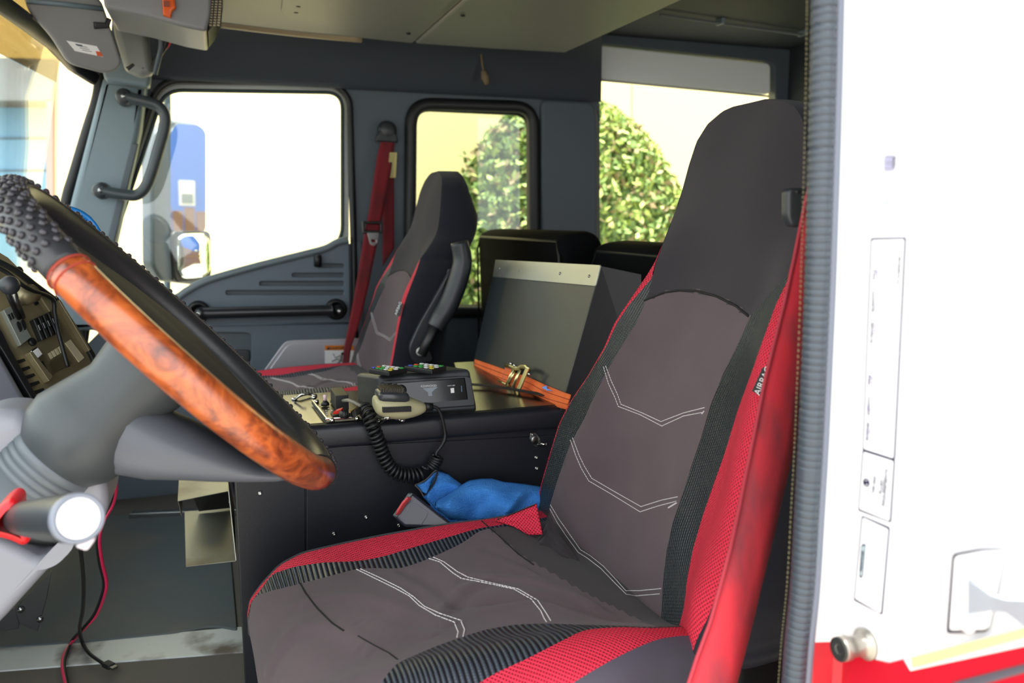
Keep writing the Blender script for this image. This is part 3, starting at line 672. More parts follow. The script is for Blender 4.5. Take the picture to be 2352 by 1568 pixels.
def csurf(P, T):
    nrm = V((-T.y, 0, T.x))      # outward for profile going front->back over the top
    if nrm.z < 0 and P.y > .34: nrm = -nrm
    def f(y):
        far_ = y > YC; t = (y-YC)/.275 if far_ else (YC-y)/.235; k = min(1, max(0, (P.y-.2)/.12))
        if far_: d = .010*k*math.exp(-((min(t, .9)-.9)/.22)**2) - .006*k*(1-min(1, t))
        else: d = .022*k*math.exp(-((t-.80)/.22)**2) - .006*k*(1-min(1, t))
        if t > .88 and not far_: d -= .55*.235*(t-.88)**2*2.2
        q = V((P.x, y, P.y)); a = q.x*9+q.y*5
        wv = .0035*sin(28*q.x-16*q.y)*sin(9*q.y+13*q.x)+.0022*sin(45*q.x+22*q.y)+.005*math.exp(-((q.x-.16)/.03)**2-((q.y-1.0)/.10)**2)-.006*math.exp(-((q.x-.235-.3*(q.y-1.06))/.018)**2)*math.exp(-((t)/.6)**2)
        return q+nrm*(d+(wv*.6+(cr_wave(q.x, q.y) if q.z > .3 else 0))*(1-min(1, t)**3))
    return f
F0 = [(562, 1700), (563, 1500), (566, 1420), (573, 1376), (600, 1338), (641, 1294), (692, 1267), (777, 1247), (879, 1226), (981, 1208), (1050, 1197), (1104, 1192), (1180, 1180), (1300, 1160)]
F0b = [(562.2, 1700), (563.2, 1500), (566.4, 1420), (573.6, 1378), (601, 1342), (642, 1298), (693, 1271), (778, 1251), (880, 1230), (982, 1212), (1050, 1201), (1104, 1194.5), (1180, 1182.5), (1300, 1163)]
F1 = [(562.6, 1700), (563.6, 1500), (567, 1430), (575, 1386), (625, 1318), (676, 1301), (744, 1291), (819, 1289), (880, 1278), (965, 1252), (1033, 1232), (1098, 1213), (1150, 1205), (1300, 1180)]
F2 = [(563, 1700), (564, 1500), (568, 1440), (578, 1383), (584, 1370), (610, 1360), (690, 1340), (761, 1322), (822, 1305), (880, 1303), (914, 1308), (965, 1291), (1016, 1269), (1067, 1244), (1104, 1216), (1160, 1209), (1300, 1190)]
F3 = [(838, 1900), (840, 1700), (850, 1620), (875, 1568), (911, 1524), (965, 1497), (1050, 1466), (1118, 1444), (1186, 1433), (1254, 1431), (1340, 1434), (1420, 1437), (1500, 1440), (1600, 1436)]
F4 = [(1000, 1900), (1010, 1700), (1040, 1620), (1098, 1568), (1152, 1538), (1203, 1517), (1254, 1490), (1305, 1464), (1345, 1445), (1400, 1441), (1425, 1440), (1500, 1442), (1600, 1438)]
F5 = [(1165, 1900), (1190, 1700), (1250, 1610), (1329, 1560), (1380, 1529), (1425, 1505), (1471, 1483), (1513, 1467), (1567, 1459), (1593, 1460), (1660, 1462)]
F = [[] for _ in range(7)]; rows = []
for i, P in enumerate(prof):
    T = (prof[min(i+1, len(prof)-1)]-prof[max(i-1, 0)]).normalized(); s_ = csurf(P, V((T.x, T.y, 0))); rows.append(s_)
    for k, E in enumerate((F0, F0b, F1, F2)): F[k].append(solve(s_, E, 1.50, .95))
    for k, E in enumerate((F3, F4, F5)): F[k+4].append(solve(s_, E, .70, 1.25))

DEFF = [1.285, 1.284, 1.28, 1.275, .95, .88, .82]
for k in range(7):
    L = F[k]; ok = [i for i, v in enumerate(L) if v is not None]
    # keep the solved run, hold its ends
    for i in range(len(L)):
        if L[i] is not None: L[i] = max(.78, min(1.40, L[i]))
    fill(L)
    sm = L[:]
    for _ in range(2): sm = [sm[0]]+[(sm[i-1]+2*sm[i]+sm[i+1])/4 for i in range(1, len(sm)-1)]+[sm[-1]]
    F[k] = sm
for i in range(len(prof)):
    for k in range(1, 7): F[k][i] = min(F[k][i], F[k-1][i])
def cgrid(ka, kb, n): return [[s_(F[ka][i]+(F[kb][i]-F[ka][i])*j/n) for j in range(n+1)] for i, s_ in enumerate(rows)]
c_red1 = band_mesh('cushion_mesh_stripe', cgrid(1, 2, 8), M_mesh, seat)
c_car1 = band_mesh('cushion_side_strip', cgrid(2, 3, 8), M_carb2, seat)
c_ctr_g = cgrid(3, 4, 72)
AP = [(1100, 1190), (1190, 1270), (1330, 1352), (1480, 1430), (1600, 1460), (1640, 1300), (1400, 1100)]
isap = [[inpoly(pr((c_ctr_g[i][j]+c_ctr_g[min(i+1, len(prof)-1)][min(j+1, 72)])/2), AP) for j in range(73)] for i in range(len(prof))]
c_ctr = band_mesh('cushion_panel', c_ctr_g, M_fab, seat, keep=lambda i, j: not isap[i][j])
c_ap = band_mesh('cushion_rear_panel', c_ctr_g, M_apron, seat, keep=lambda i, j: isap[i][j])
c_car2 = band_mesh('cushion_side_strip', cgrid(4, 5, 14), M_carb2, seat)
c_red2 = band_mesh('cushion_mesh_stripe', cgrid(5, 6, 14), M_mesh, seat)
sn = []; sf = []
for i, s_ in enumerate(rows):
    a, b = s_(F[0][i]), s_(F[6][i]); zb = .16
    def dn(p, sg): return [p, p+V((0, .010*sg, -.008)), V((p.x, p.y+.018*sg, max(zb, p.z-.03))), V((p.x, p.y+.020*sg, max(zb, p.z*.6+zb*.4))), V((max(p.x, .05), p.y+.012*sg, zb))]
    sn.append(dn(b, -1)); sf.append([s_(F[1][i])]+dn(a, 1))
c_sk1 = band_mesh('cushion_side_cover', sn, mat('mauve_grey_side_fabric', (72, 68, 80), .85, bump=(1500, .4)), seat)
c_sk2 = band_mesh('cushion_side_cover', sf, M_side, seat)
G().box((.10, .84, .04), (.60, 1.26, .20)).mk('seat_base', M_rub, seat, bev=.02)
G().box((.12, .88, .0), (.56, 1.22, .05)).mk('floor_rail', M_black, seat, bev=.005)
G().box((.60, .86, .10), (.76, 1.27, .40)).mk('light_block', M_rub, seat, bev=.03)  # added dark box that stops light below and behind the backrest
SB = bvh([s_head, s_ctr, s_c1, s_c2, s_m2, c_ctr, c_ap, c_car2, c_car1, c_red1, c_red2])
# seams and stitches
g = G(); g.tube(drape(SB, NA, .0004), .0019, 6)
g.tube(drape(SB, [(690, 1340), (702, 1362), (730, 1398), (762, 1430), (795, 1452)], .0002), .0014, 6)
g.tube(drape(SB, [(822, 1460), (860, 1482), (895, 1500), (918, 1518)], .0001), .0011, 6)
g.tube(drape(SB, [(1106, 1196), (1140, 1225), (1190, 1272), (1230, 1300)], .0004), .0012, 6)
g.mk('seam', mat('seam_black', (16, 15, 17), .8), seat)
ST = [[(1386, 842), (1397, 880), (1412, 912), (1420, 933), (1470, 952), (1520, 978), (1570, 955), (1618, 946)],
      [(1391, 840), (1404, 875), (1418, 905), (1426, 928), (1475, 948), (1518, 968), (1570, 948), (1621, 935)],
      [(1310, 1010), (1322, 1045), (1335, 1075), (1352, 1104), (1400, 1132), (1470, 1175), (1510, 1162), (1556, 1150)],
      [(1315, 1005), (1330, 1045), (1342, 1070), (1359, 1098), (1405, 1125), (1472, 1163), (1520, 1148), (1559, 1140)],
      [(1263, 1168), (1280, 1200), (1300, 1230), (1328, 1268), (1350, 1282), (1380, 1305), (1412, 1338), (1438, 1364), (1460, 1368), (1521, 1363)],
      [(1264, 1159), (1284, 1192), (1305, 1222), (1333, 1262), (1356, 1276), (1386, 1300), (1416, 1332), (1437, 1356), (1470, 1356), (1521, 1351)]]
g = G()
for s_ in ST: dashes(g, drape(SB, s_, .0009, 3))
g.mk('back_stitching', M_thread, seat)
g = G()
for s_ in [[(819, 1307), (860, 1327), (907, 1350), (940, 1368), (963, 1390), (1000, 1412), (1043, 1428), (1052, 1450), (1049, 1466)],
           [(828, 1306), (870, 1325), (920, 1350), (950, 1370), (975, 1392), (1010, 1408), (1058, 1424), (1067, 1445), (1063, 1464)],
           [(985, 1282), (1010, 1290), (1040, 1315), (1060, 1328), (1105, 1336), (1180, 1352), (1220, 1375), (1242, 1402), (1250, 1420), (1257, 1430)],
           [(995, 1279), (1020, 1290), (1050, 1312), (1075, 1325), (1120, 1336), (1190, 1352), (1235, 1378), (1255, 1408), (1268, 1430)]]: dashes(g, drape(SB, s_, .0012, 3), .0009, .005, .0015)
g.mk('cushion_stitching', M_thread, seat)
# loose thread ends
g = G(); g.tube(drape(SB, [(1535, 1166), (1545, 1160), (1558, 1152)], .002, 4), .0012, 5); g.tube(drape(SB, [(1612, 950), (1617, 944), (1621, 941)], .002, 3), .001, 5); g.mk('loose_thread', M_thread, seat)
# red wedge behind the cushion and the bunched cover beside it, in the shade-darkened cloth
pw = Pl(on(1, 1.27, 1190, 1195), (-.75, -.62, .35))
def wavy(name, pl, out, m, n=22, amp=.004, off=0, par_=seat, fr=3.):
    """soft cloth patch from 4-sided outline: top and bottom pixel polylines"""
    top, bot = out; pts = []
    for i in range(n+1):
        t = i/n
        def at(L, t):
            d = [0]
            for a, b in zip(L, L[1:]): d.append(d[-1]+math.hypot(b[0]-a[0], b[1]-a[1]))
            s2 = t*d[-1]
            return (interp(list(zip(d, [p[0] for p in L])), s2), interp(list(zip(d, [p[1] for p in L])), s2))
        a, b = at(top, t), at(bot, t); r = []
        for j in range(n+1):
            k = j/n; ed = min(1, 5*min(k, 1-k))*min(1, 6*min(t, 1-t))
            r.append(pl.h(a[0]+(b[0]-a[0])*k, a[1]+(b[1]-a[1])*k, off+amp*ed*(sin(fr*3*t+5*k)*cos(fr*2.2*k-2*t)+.6*sin(11*t*fr/3-7*k)+.8)))
        pts.append(r)
    o = band_mesh(name, pts, m, par_); q = o.modifiers.new('solid', 'SOLIDIFY'); q.thickness = .003; q.offset = 0; return o
wavy('rear_mesh_corner', pw, ([(1138, 1194), (1180, 1178), (1232, 1156)], [(1142, 1196), (1180, 1208), (1215, 1228), (1246, 1227)]), M_mesh, 14, .002)
g = G(); pts = [pw.h(x, y, .003) for x, y in ((1142, 1193), (1160, 1186), (1185, 1176), (1210, 1166), (1230, 1158))]; dashes(g, cr_([tuple(p) for p in pts], 12), .0012, .003, .001); g.mk('mesh_corner_stitching', M_rub, seat)
pa_ = Pl(on(1, 1.22, 1250, 1270), (-.62, -.45, .65))
wavy('bunched_cover', pa_, ([(1108, 1196), (1145, 1197), (1190, 1212), (1218, 1228), (1247, 1226), (1262, 1180), (1285, 1230), (1330, 1290), (1400, 1360), (1450, 1400)], [(1112, 1200), (1140, 1226), (1190, 1270), (1232, 1302), (1290, 1335), (1345, 1362), (1410, 1396), (1455, 1414)]), M_apron, 40, .007, fr=8)
# airbag tag
pt_ = Pl(SB.ray_cast(CAM, D(1752, 878).normalized(), 5)[0]-D(1752, 878).normalized()*.016, -D(1752, 878)+V((-.0, -200, 0)))
tg = plate('airbag_tag', pt_, [(1752, 843), (1778, 850), (1760, 916), (1727, 898)], M_rub, seat, th=.002, bev=.0004)
d1 = V((*pt_.p2(1742, 896), 0)); d2 = V((*pt_.p2(1762, 850), 0)); an = math.atan2((d2-d1).y, (d2-d1).x)
text('tag_lettering', 'AIRBAG', pt_, (1752, 874), .0105, M_wh, tg, ang=an, off=.0008)
# far label on the opposite bolster is only on the other seat; copy the seat
def copy_tree(o, p=None):
    c = o.copy(); C.objects.link(c)
    if p is not None: c.parent = p; c.matrix_parent_inverse = o.matrix_parent_inverse.copy()
    for ch in o.children: copy_tree(ch, c)
    return c
bpy.context.view_layer.update()
DX = V((-.176, 1.33, -.038))
ps = copy_tree(seat); ps.location = seat.location+DX; WL[ps.name] = ps.location.copy()
ps['label'] = 'farther high-backed seat with a raised black armrest, beside the passenger door'
ps['category'] = 'seat'
for ch in ps.children:
    if ch.name.startswith(('cushion', 'seat_base', 'floor_rail')): ch.location.x += .125; ch.location.z += .10 if ch.name.startswith('cushion') else 0
# armrest folded up against the passenger seat
PR_ = PY(2.10)
g = G(); g.tube([PR_.h(p.x, p.y) for p in cr_([(1055, 556), (1062, 600), (1050, 650), (1030, 700), (1012, 730), (1000, 752)], 6)], lambda t: .027+.004*sin(pi*t), 14, flat=.85)
arm = g.mk('armrest', M_black, ps, smooth=True)
G().tube([PR_.h(1004, 740), PR_.h(985, 780), PR_.h(968, 815)], .02, 10, flat=.6).mk('armrest_stem', M_rub, ps, smooth=True)
plate('armrest_bracket', PY(2.13), [(1040, 610), (1012, 690), (980, 790), (1000, 830), (952, 838), (938, 800), (965, 740)], M_black, ps, th=.02, bev=.004, r=.02)
G().lathe(PY(2.105).h(967, 808), (0, 1, 0), [(0, 0), (.011, .001), (.012, .006)], 16).mk('pivot_cap', mat('white_cap', (190, 192, 188), .4), ps, smooth=True)
# ---------------- rear bench backs
def bench(label, xf, y0, y1, z1):
    t = thing('bench_back', label, 'bench backrest', (xf, (y0+y1)/2, .4), 'rear bench backrests')
    prof_ = rnd([(xf+.02, .30), (xf, z1-.012), (xf+.03, z1+.006), (xf+.10, z1+.012), (xf+.13, z1-.02), (xf+.14, .30)], .022, 5)
    rs = []
    for k, y in enumerate([y0, y0+.006, y0+.02, y0+.05, (y0+y1)/2, y1-.05, y1-.02, y1-.006, y1]):
        ins = [.03, .012, .004, 0, 0, 0, .004, .012, .03][k]
        cx = xf+.07; cz = z1-.2
        rs.append([V((cx+(x-cx)*(1-ins/.07), y, z if z < .4 else z-ins*.9)) for x, z in prof_])
    G().rings(rs).mk('cushion', mat('black_vinyl', (15, 15, 17), .85, bump=(220, .35), spec=.05), t, smooth=True)
    G().tube([V((xf-.001+.004, y0+.022, .35)), V((xf+.0, y0+.022, z1-.06)), V((xf+.004, y0+.05, z1-.018)), V((xf+.003, y1-.05, z1-.018)), V((xf+.0, y1-.02, z1-.06)), V((xf+.004, y1-.02, .35))], .004, 6).mk('piping', M_rub, t, smooth=True)
    return t
bench('left rear bench backrest in black vinyl, beside the passenger side wall', .865, 2.06, 2.86, .862)
bench('right rear bench backrest in black vinyl, behind the black metal bin', .93, 1.52, 2.035, .838)
# round cap beside the driver's seat behind
G0 = G().lathe((.88, 1.50, .60), (0, 0, 1), [(.045, 0), (.045, .24), (.04, .265), (.02, .275), (0, .277)], 20)
# ================================================================== CENTRE CABINET
cb = thing('center_cabinet', 'long black metal cabinet between the front seats with rivets and a glossy top', 'cabinet', (.4, 1.65, 0))
CF = PY(1.50)
G().box((.008, 1.502, .0), (.80, 1.78, .505)).box((.56, 1.72, .0), (.855, 2.05, .505)).mk('body', M_cab, cb, bev=.003)
plate('front_panel', PY(1.497), [(704, 1030), (1272, 1000), (1340, 1600), (706, 1600)], M_cab, cb, th=.004, bev=.001)
plate('corner_panel', PY(1.498), [(541, 1036), (700, 1030), (702, 1600), (566, 1600)], M_cab, cb, th=.003, bev=.001)
g = G(); a, b = V((.0, 1.492, .494)), V((.80, 1.492, .494))
G().rings([[V((x, y, z)) for y, z in ((1.50, .488), (1.492, .490), (1.489, .497), (1.489, .520), (1.494, .529), (1.503, .533), (1.56, .533), (1.56, .505), (1.51, .505))] for x in (.003, .80)]).mk('top_lip', M_cab, cb, bev=.0008)
plate('worktop', Pl((0, 1.5, .534), (0, 0, 1), (1, 0, 0)), [(.004, .008), (.80, .008), (.855, .22), (.855, .56), (.56, .56), (.50, .285), (.004, .285)], M_top, cb, th=.012, bev=.002, px=False)
G().box((.004, 1.5, .0), (.012, 1.78, .50)).mk('left_edge', mat('edge_metal', (60, 64, 64), .4, .5), cb, bev=.001)
for x, y in ((597, 1132), (598, 1067), (841, 1187), (767, 1225), (916, 1206), (1212, 981), (1231, 1050), (1232, 1075), (1252, 1020)):
    G().lathe(PY(1.495).h(x, y), (0, -1, 0), [(.0036, -.002), (.0036, .001), (.0028, .002), (.0016, .002), (.0014, .0)], 12).mk('rivet', M_chrome, cb, smooth=True)
la = plate('latch_plate', PY(1.493), [(1218, 994), (1230, 994), (1241, 1006), (1241, 1020), (1234, 1027), (1225, 1024), (1217, 1008)], mat('latch_steel', (140, 142, 142), .3, .9), cb, th=.003, r=.003)
G().lathe(PY(1.491).h(1229, 1010), (0, -1, 0), [(.009, -.001), (.009, .002), (.007, .003), (.0, .003)], 18).mk('latch_dial', M_steel, la, smooth=True)
for x, y in ((1223, 998), (1236, 1020)): G().lathe(PY(1.491).h(x, y), (0, -1, 0), [(.002, -.001), (.002, .001), (0, .0015)], 8).mk('latch_rivet', M_chrome, la, smooth=True)
G().tube([PY(1.492).h(1236, 1021), PY(1.485).h(1246, 1019), PY(1.48).h(1253, 1021)], .003, 8).mk('latch_pin', M_chrome, la, smooth=True)
# sheet metal holder on the cabinet end
hd = thing('sheet_metal_holder', 'bent bare sheet metal holder bolted to the end of the black cabinet', 'holder', (-.03, 1.6, .25))
M_sheet = mat('dull_sheet_metal', (166, 166, 152), .38, .75, bump=(40, .15), var=((120, 106, 92), 7, .5, .72))
zt = .375; pt2 = PZ(zt); A = [pt2.h(*p) for p in ((413, 1064), (519, 1062), (524, 1127), (408, 1150))]
g = G(); g.add(A+[A[3]+V((.004, .012, -.035)), A[0]+V((.002, 0, -.035))], [(3, 2, 1, 0), (3, 0, 5, 4)]); g.mk('upper_tray', M_sheet, hd, solid=.0015)
zb_ = .245; pb2 = PZ(zb_); Bq = [pb2.h(*p) for p in ((424, 1174), (537, 1166), (541, 1287), (427, 1300))]
mk('lower_tray', Bq, [(3, 2, 1, 0)], M_sheet, hd, solid=.0015)
mk('side_plate', [A[2], A[1], Bq[1], Bq[2]], [(0, 1, 2, 3)], M_sheet, hd, solid=.0015)
mk('dark_insert', [Bq[1]+V((-.075, -.01, .004)), Bq[1]+V((-.004, -.01, .004)), A[1]+V((-.004, -.02, -.03)), A[1]+V((-.078, -.02, -.04))], [(0, 1, 2, 3)], M_rub, hd, solid=.003)
G().lathe(Bq[1]+V((-.006, -.16, .07)), (-1, 0, 0), [(.004, 0), (.004, .003), (0, .004)], 10).mk('rivet', M_chrome, hd, smooth=True)
# ================================================================== RADIO
ra = thing('radio_housing', 'black angled radio housing standing on the cabinet top', 'radio', (.36, 1.62, .534))
ZT = .534
p0, p1, p2_, p3_ = PY(1.545).h(884, 958), PY(1.53).h(1098, 944), PY(1.585).h(1080, 846), PY(1.60).h(868, 862)
fl_ = V((p0.x, 1.545, ZT+.001)); fr_ = V((p1.x, 1.53, ZT+.001)); tr_ = V((p2_.x, 1.575, p2_.z)); tl_ = V((p3_.x, 1.59, p3_.z))
ex_ = (fr_-fl_).normalized(); hn = V((ex_.y, -ex_.x, 0)); hn = hn if hn.y < 0 else -hn
FR = Pl(fl_, hn*.95+V((0, 0, .31)), ex_)
fl_, fr_, tr_, tl_ = FR.h(884, 957), FR.h(1098, 943), FR.h(1080, 847), FR.h(868, 862)
bk = .155
bl_, brr = V((fl_.x-.03, fl_.y+bk, fl_.z)), fr_+V((-.01, bk, 0)); ttl = PY(bl_.y-.02).h(817, 857); ttr = V((tr_.x-.01, ttl.y, ttl.z+.004))
mk('case', [fl_, fr_, tr_, tl_, bl_, brr, ttr, ttl], [(0, 1, 2, 3), (5, 4, 7, 6), (4, 0, 3, 7), (1, 5, 6, 2), (3, 2, 6, 7), (4, 5, 1, 0)], mat('radio_case', (42, 46, 50), .45, bump=(350, .25)), ra, bev=.008, seg=3)
plate('face_surround', FR, [(882, 874), (1062, 864), (1080, 866), (1090, 932), (888, 946), (876, 930)], mat('radio_case', ()), ra, th=.008, bev=.002, off=.008, holes=[[(876, 880), (1068, 866), (1076, 920), (884, 936)]], hr=[.004], r=.006)
hu = plate('head_unit', FR, [(874, 879), (1069, 865), (1077, 921), (884, 937)], mat('gloss_black', (10, 12, 18), .12), ra, th=.004, off=.003)
M_ink = mat('faint_blue_print', (80, 92, 130), .3)
text('brand_lettering', 'KENWOOD', FR, (984, 887), .0058, M_wh, hu, off=.0036)
text('model_lettering', 'KDC-BT', FR, (1036, 886), .003, M_wh, hu, off=.0036, sx=1.4)
plate('display_mark', FR, [(970, 892), (1006, 889), (996, 896), (991, 902), (992, 909), (983, 910), (983, 902)], mat('pale_display', (120, 130, 140), .3), hu, th=.0004, off=.0036, bev=.0001)
plate('key_mark', FR, [(1034, 892), (1042, 891), (1043, 902), (1035, 903)], M_wh, hu, th=.0004, off=.0036, bev=.0001)
plate('side_button', FR, [(1058, 886), (1060, 886), (1061, 900), (1059, 900)], M_ink, hu, th=.0006, off=.0036, bev=.0001)
G().lathe(FR.h(920, 897, .002), FR.n, [(.011, 0), (.011, .009), (.009, .011), (0, .011)], 20).mk('volume_knob', M_rub, hu, smooth=True)
for x in (890, 902): plate('button', FR, [(x, 882), (x+10, 881), (x+10, 892), (x, 893)], M_rub, hu, th=.003, off=.004)
# remotes on top
def remote(label, quad):
    z = (tr_.z+tl_.z)/2+.004
    P = [PZ(z+.010).h(*q) for q in quad]; r_ = thing('remote_control', label, 'remote control', (sum((p.x for p in P))/4, sum((p.y for p in P))/4, z), 'remotes on the radio')
    g = G(); g.rings([[p-V((0, 0, .010)) for p in P], P]); g.mk('body', M_rub, r_, bev=.002)
    cols = [mat('key_white', (220, 220, 220), .5), mat('key_red', (200, 30, 40), .5), mat('key_green', (50, 160, 70), .5), mat('key_blue', (60, 80, 190), .5), mat('key_yellow', (220, 200, 60), .5), mat('key_orange', (210, 90, 40), .5)]
    rr = random.Random(5)
    for i in range(5):
        for j in range(3):
            u, v = (i+.6)/5.2, (j+.6)/3.2
            c = P[0]*(1-u)*(1-v)+P[1]*u*(1-v)+P[2]*u*v+P[3]*(1-u)*v; ex = (P[1]-P[0]).normalized(); ey = (P[3]-P[0]).normalized()
            k = 0 if rr.random() < .45 else rr.randrange(1, 6)
            G().obox(c+V((0, 0, .0008)), ex, ey, (0, 0, 1), .0075, .0045, .002).mk('key', cols[k], r_)
    return r_
remote('left of the two small black remote controls with coloured keys', [(846, 845), (893, 853), (936, 845), (884, 839)])
remote('right of the two small black remote controls, nearer the metal bin', [(928, 840), (992, 849), (1026, 840), (970, 834)])
# ================================================================== SWITCH PANEL
sp_ = thing('switch_panel', 'small metal switch panel with toggles let into the cabinet top', 'switch panel', (.2, 1.62, ZT))
pz2 = PZ(.538)
M_plate = mat('satin_panel', (92, 90, 80), .3, .8)
plate('base_plate', pz2, [(716, 920), (792, 912), (850, 958), (750, 966)], M_plate, sp_, th=.004, bev=.001)
G().tube([PZ(.541).h(717, 920), PZ(.541).h(750, 962), PZ(.541).h(812, 957)], .0022, 6).mk('panel_rim', M_chrome, sp_)
for x, y in ((727, 923), (763, 966), (820, 962), (721, 914), (795, 908)): G().lathe(PZ(.540).h(x, y), (0, 0, 1), [(.005, -.002), (.005, .003), (.003, .005), (0, .005)], 10).mk('screw', M_chrome, sp_, smooth=True)
def toggle(x, y, cap, h=.022):
    b0 = PZ(.540).h(x, y); G().lathe(b0, (0, 0, 1), [(.008, 0), (.008, .005), (.005, .008), (.004, .01), (0, .01)], 12).mk('toggle_base', M_rub, sp_, smooth=True)
    if cap: G().lathe(b0+V((0, 0, .01)), (0, 0, 1), [(.003, 0), (.0035, h*.5), (0, h*.55)], 10).mk('toggle_cap', cap, sp_, smooth=True)
toggle(747, 931, mat('pink_white', (226, 196, 200), .4)); toggle(768, 924, M_rub, .02)
G().box(PZ(.54).h(772, 944), PZ(.54).h(788, 922)+V((0, 0, .03))).mk('connector_block', M_rub, sp_, bev=.001)
plate('rocker_base', PZ(.542), [(759, 946), (785, 944), (793, 951), (764, 954)], M_rub, sp_, th=.006)
mk('red_rocker', [PZ(.546).h(763, 951), PZ(.546).h(786, 949), PZ(.56).h(784, 940), PZ(.548).h(770, 945)], [(0, 1, 2, 3)], mat('switch_red', (204, 50, 40), .4), sp_, solid=.006, bev=.001)
for x, y in ((735, 931), (755, 938), (762, 943), (749, 943), (750, 948), (751, 952), (790, 932), (797, 940)): G().lathe(PZ(.539).h(x, y), (0, 0, 1), [(.0016, 0), (.0016, .001), (0, .001)], 8).mk('panel_mark', M_wh, sp_)
# mic clip bracket at rear and front
for nm, pts, lb in (('mic_clip', [(676, 915), (690, 908), (705, 904), (722, 907)], 'bent chrome clip lying at the rear edge of the cabinet top'), ('mic_hanger', [(872, 967), (884, 962), (900, 960), (924, 964)], 'chrome microphone hanger bracket screwed below the microphone')):
    t = thing(nm, lb, 'clip', PZ(.54).h(*pts[1]))
    zq = .537
    P = [PZ(zq+.004*(i in (1, 2))).h(*p) for i, p in enumerate(pts)]
    G().tube(P, .003, 6).mk('wire', M_chrome, t, smooth=True)
    G().tube([PZ(zq).h(pts[0][0], pts[0][1]+4), PZ(.55).h(pts[1][0]+4, pts[1][1]-3), PZ(.55).h(pts[1][0]+12, pts[1][1]-3)], .0025, 6).mk('hook', M_chrome, t, smooth=True)
    for k in (0, 3): G().lathe(P[k], (0, 0, 1), [(.006, -.003), (.006, .001), (.003, .003), (0, .003)], 10).mk('screw', M_chrome, t, smooth=True)
# plug and round cable clamp at the start of the coiled cord
pgk = thing('cord_plug', 'black cable plug with gold trimmed clamp lying on the switch panel', 'plug', PZ(.55).h(810, 944))
G().tube([PZ(.548).h(786, 951), PZ(.55).h(796, 951)], .008, 12).mk('round_end', M_rub, pgk, smooth=True)
for i in range(4): G().tube([PZ(.55).h(797+i*4.2, 951-i*.8), PZ(.55).h(799+i*4.2, 951-i*.8)], .006, 12).mk('grip_ring', M_rub, pgk, smooth=True)
P = [PZ(.56).h(808, 945), PZ(.56).h(828, 932), PZ(.552).h(828, 948), PZ(.548).h(811, 960)]
mk('clamp', P, [(0, 1, 2, 3)], M_rub, pgk, solid=.008, bev=.001)
G().tube([PZ(.562).h(803, 946), PZ(.562).h(830, 930)], .002, 6).mk('gold_edge', mat('gold_edge', (150, 126, 80), .3, .8), pgk)
G().tube([PZ(.55).h(778, 921), PZ(.57).h(800, 919), PZ(.57).h(815, 924), PZ(.565).h(828, 932)], .0035, 8).mk('grey_wire', mat('grey_wire', (120, 118, 108), .5), pgk, smooth=True)
# ================================================================== MICROPHONE
mi_ = thing('hand_microphone', 'olive beige hand microphone with black grille and side button', 'microphone', PY(1.50).h(925, 930))
MP = PY(1.47)
M_olive = mat('olive_beige_plastic', (172, 168, 132), .42, bump=(400, .15))
def mloft(stations, m, name, parent, n=24, ex=2.6):
    """stations: (px x, px top y, px bottom y, half depth)"""
    rs = []
    for x, yt, yb, hd_ in stations:
        a, b = MP.h(x, yt), MP.h(x, yb); c = (a+b)/2; hh = (a.z-b.z)/2; r_ = []
        for k in range(n):
            th = 2*pi*k/n; cx_ = abs(cos(th))**(2/ex)*(1 if cos(th) > 0 else -1); sx_ = abs(sin(th))**(2/ex)*(1 if sin(th) > 0 else -1)
            r_.append(c+V((0, hd_*cx_, hh*sx_)))
        rs.append(r_)
    return G().rings(rs).mk(name, m, parent, smooth=True)
mic = mloft([(858, 918, 932, .012), (859, 914, 938, .020), (862, 910, 946, .026), (869, 908, 952, .030), (885, 907, 958, .032), (905, 907, 960, .032), (925, 909, 960, .031), (945, 913, 956, .027), (960, 919, 951, .023), (970, 923, 946, .019), (975, 926, 942, .014), (976, 929, 938, .008)], M_olive, 'body', mi_)
mloft([(865, 901, 912, .020), (867, 897, 916, .025), (874, 894, 918, .028), (900, 894, 920, .029), (925, 896, 920, .028), (933, 900, 917, .025), (935, 903, 913, .020)], mat('mic_collar', (52, 56, 60), .3), 'collar', mi_, ex=4)
g = G()
for i in range(15):
    x = 872+i*3.6; g.obox(MP.h(x, 893.5-(.6 if 2 < i < 12 else 0)), (1, 0, .05), (0, 1, 0), (0, 0, 1), .0020, .044-.012*(i in (0, 14)), .009)
g.mk('grille', mat('mic_grille', (58, 52, 44), .5), mi_)
mk('grille_base', [MP.h(869, 896)+V((0, -.02, 0)), MP.h(930, 899)+V((0, -.02, 0)), MP.h(930, 899)+V((0, .02, 0)), MP.h(869, 896)+V((0, .02, 0))], [(0, 1, 2, 3)], M_rub, mi_, solid=.003)
g = G(); bt_ = PY(1.437)
for i in range(21): g.obox(bt_.h(881+i*3.1, 941-i*.12), (1, 0, 0), (0, 1, 0), (0, 0, 1), .0017, .006, .0095)
g.mk('talk_button_ribs', M_rub, mi_)
plate('talk_button', bt_, [(878, 935), (942, 933), (942, 944), (879, 947)], M_rub, mi_, th=.006, bev=.0015, off=.001)
G().tube([MP.h(974, 934), MP.h(994, 934)], lambda t: .0085-.002*t+.0006*sin(t*40), 14).mk('strain_relief', M_rub, mi_, smooth=True)
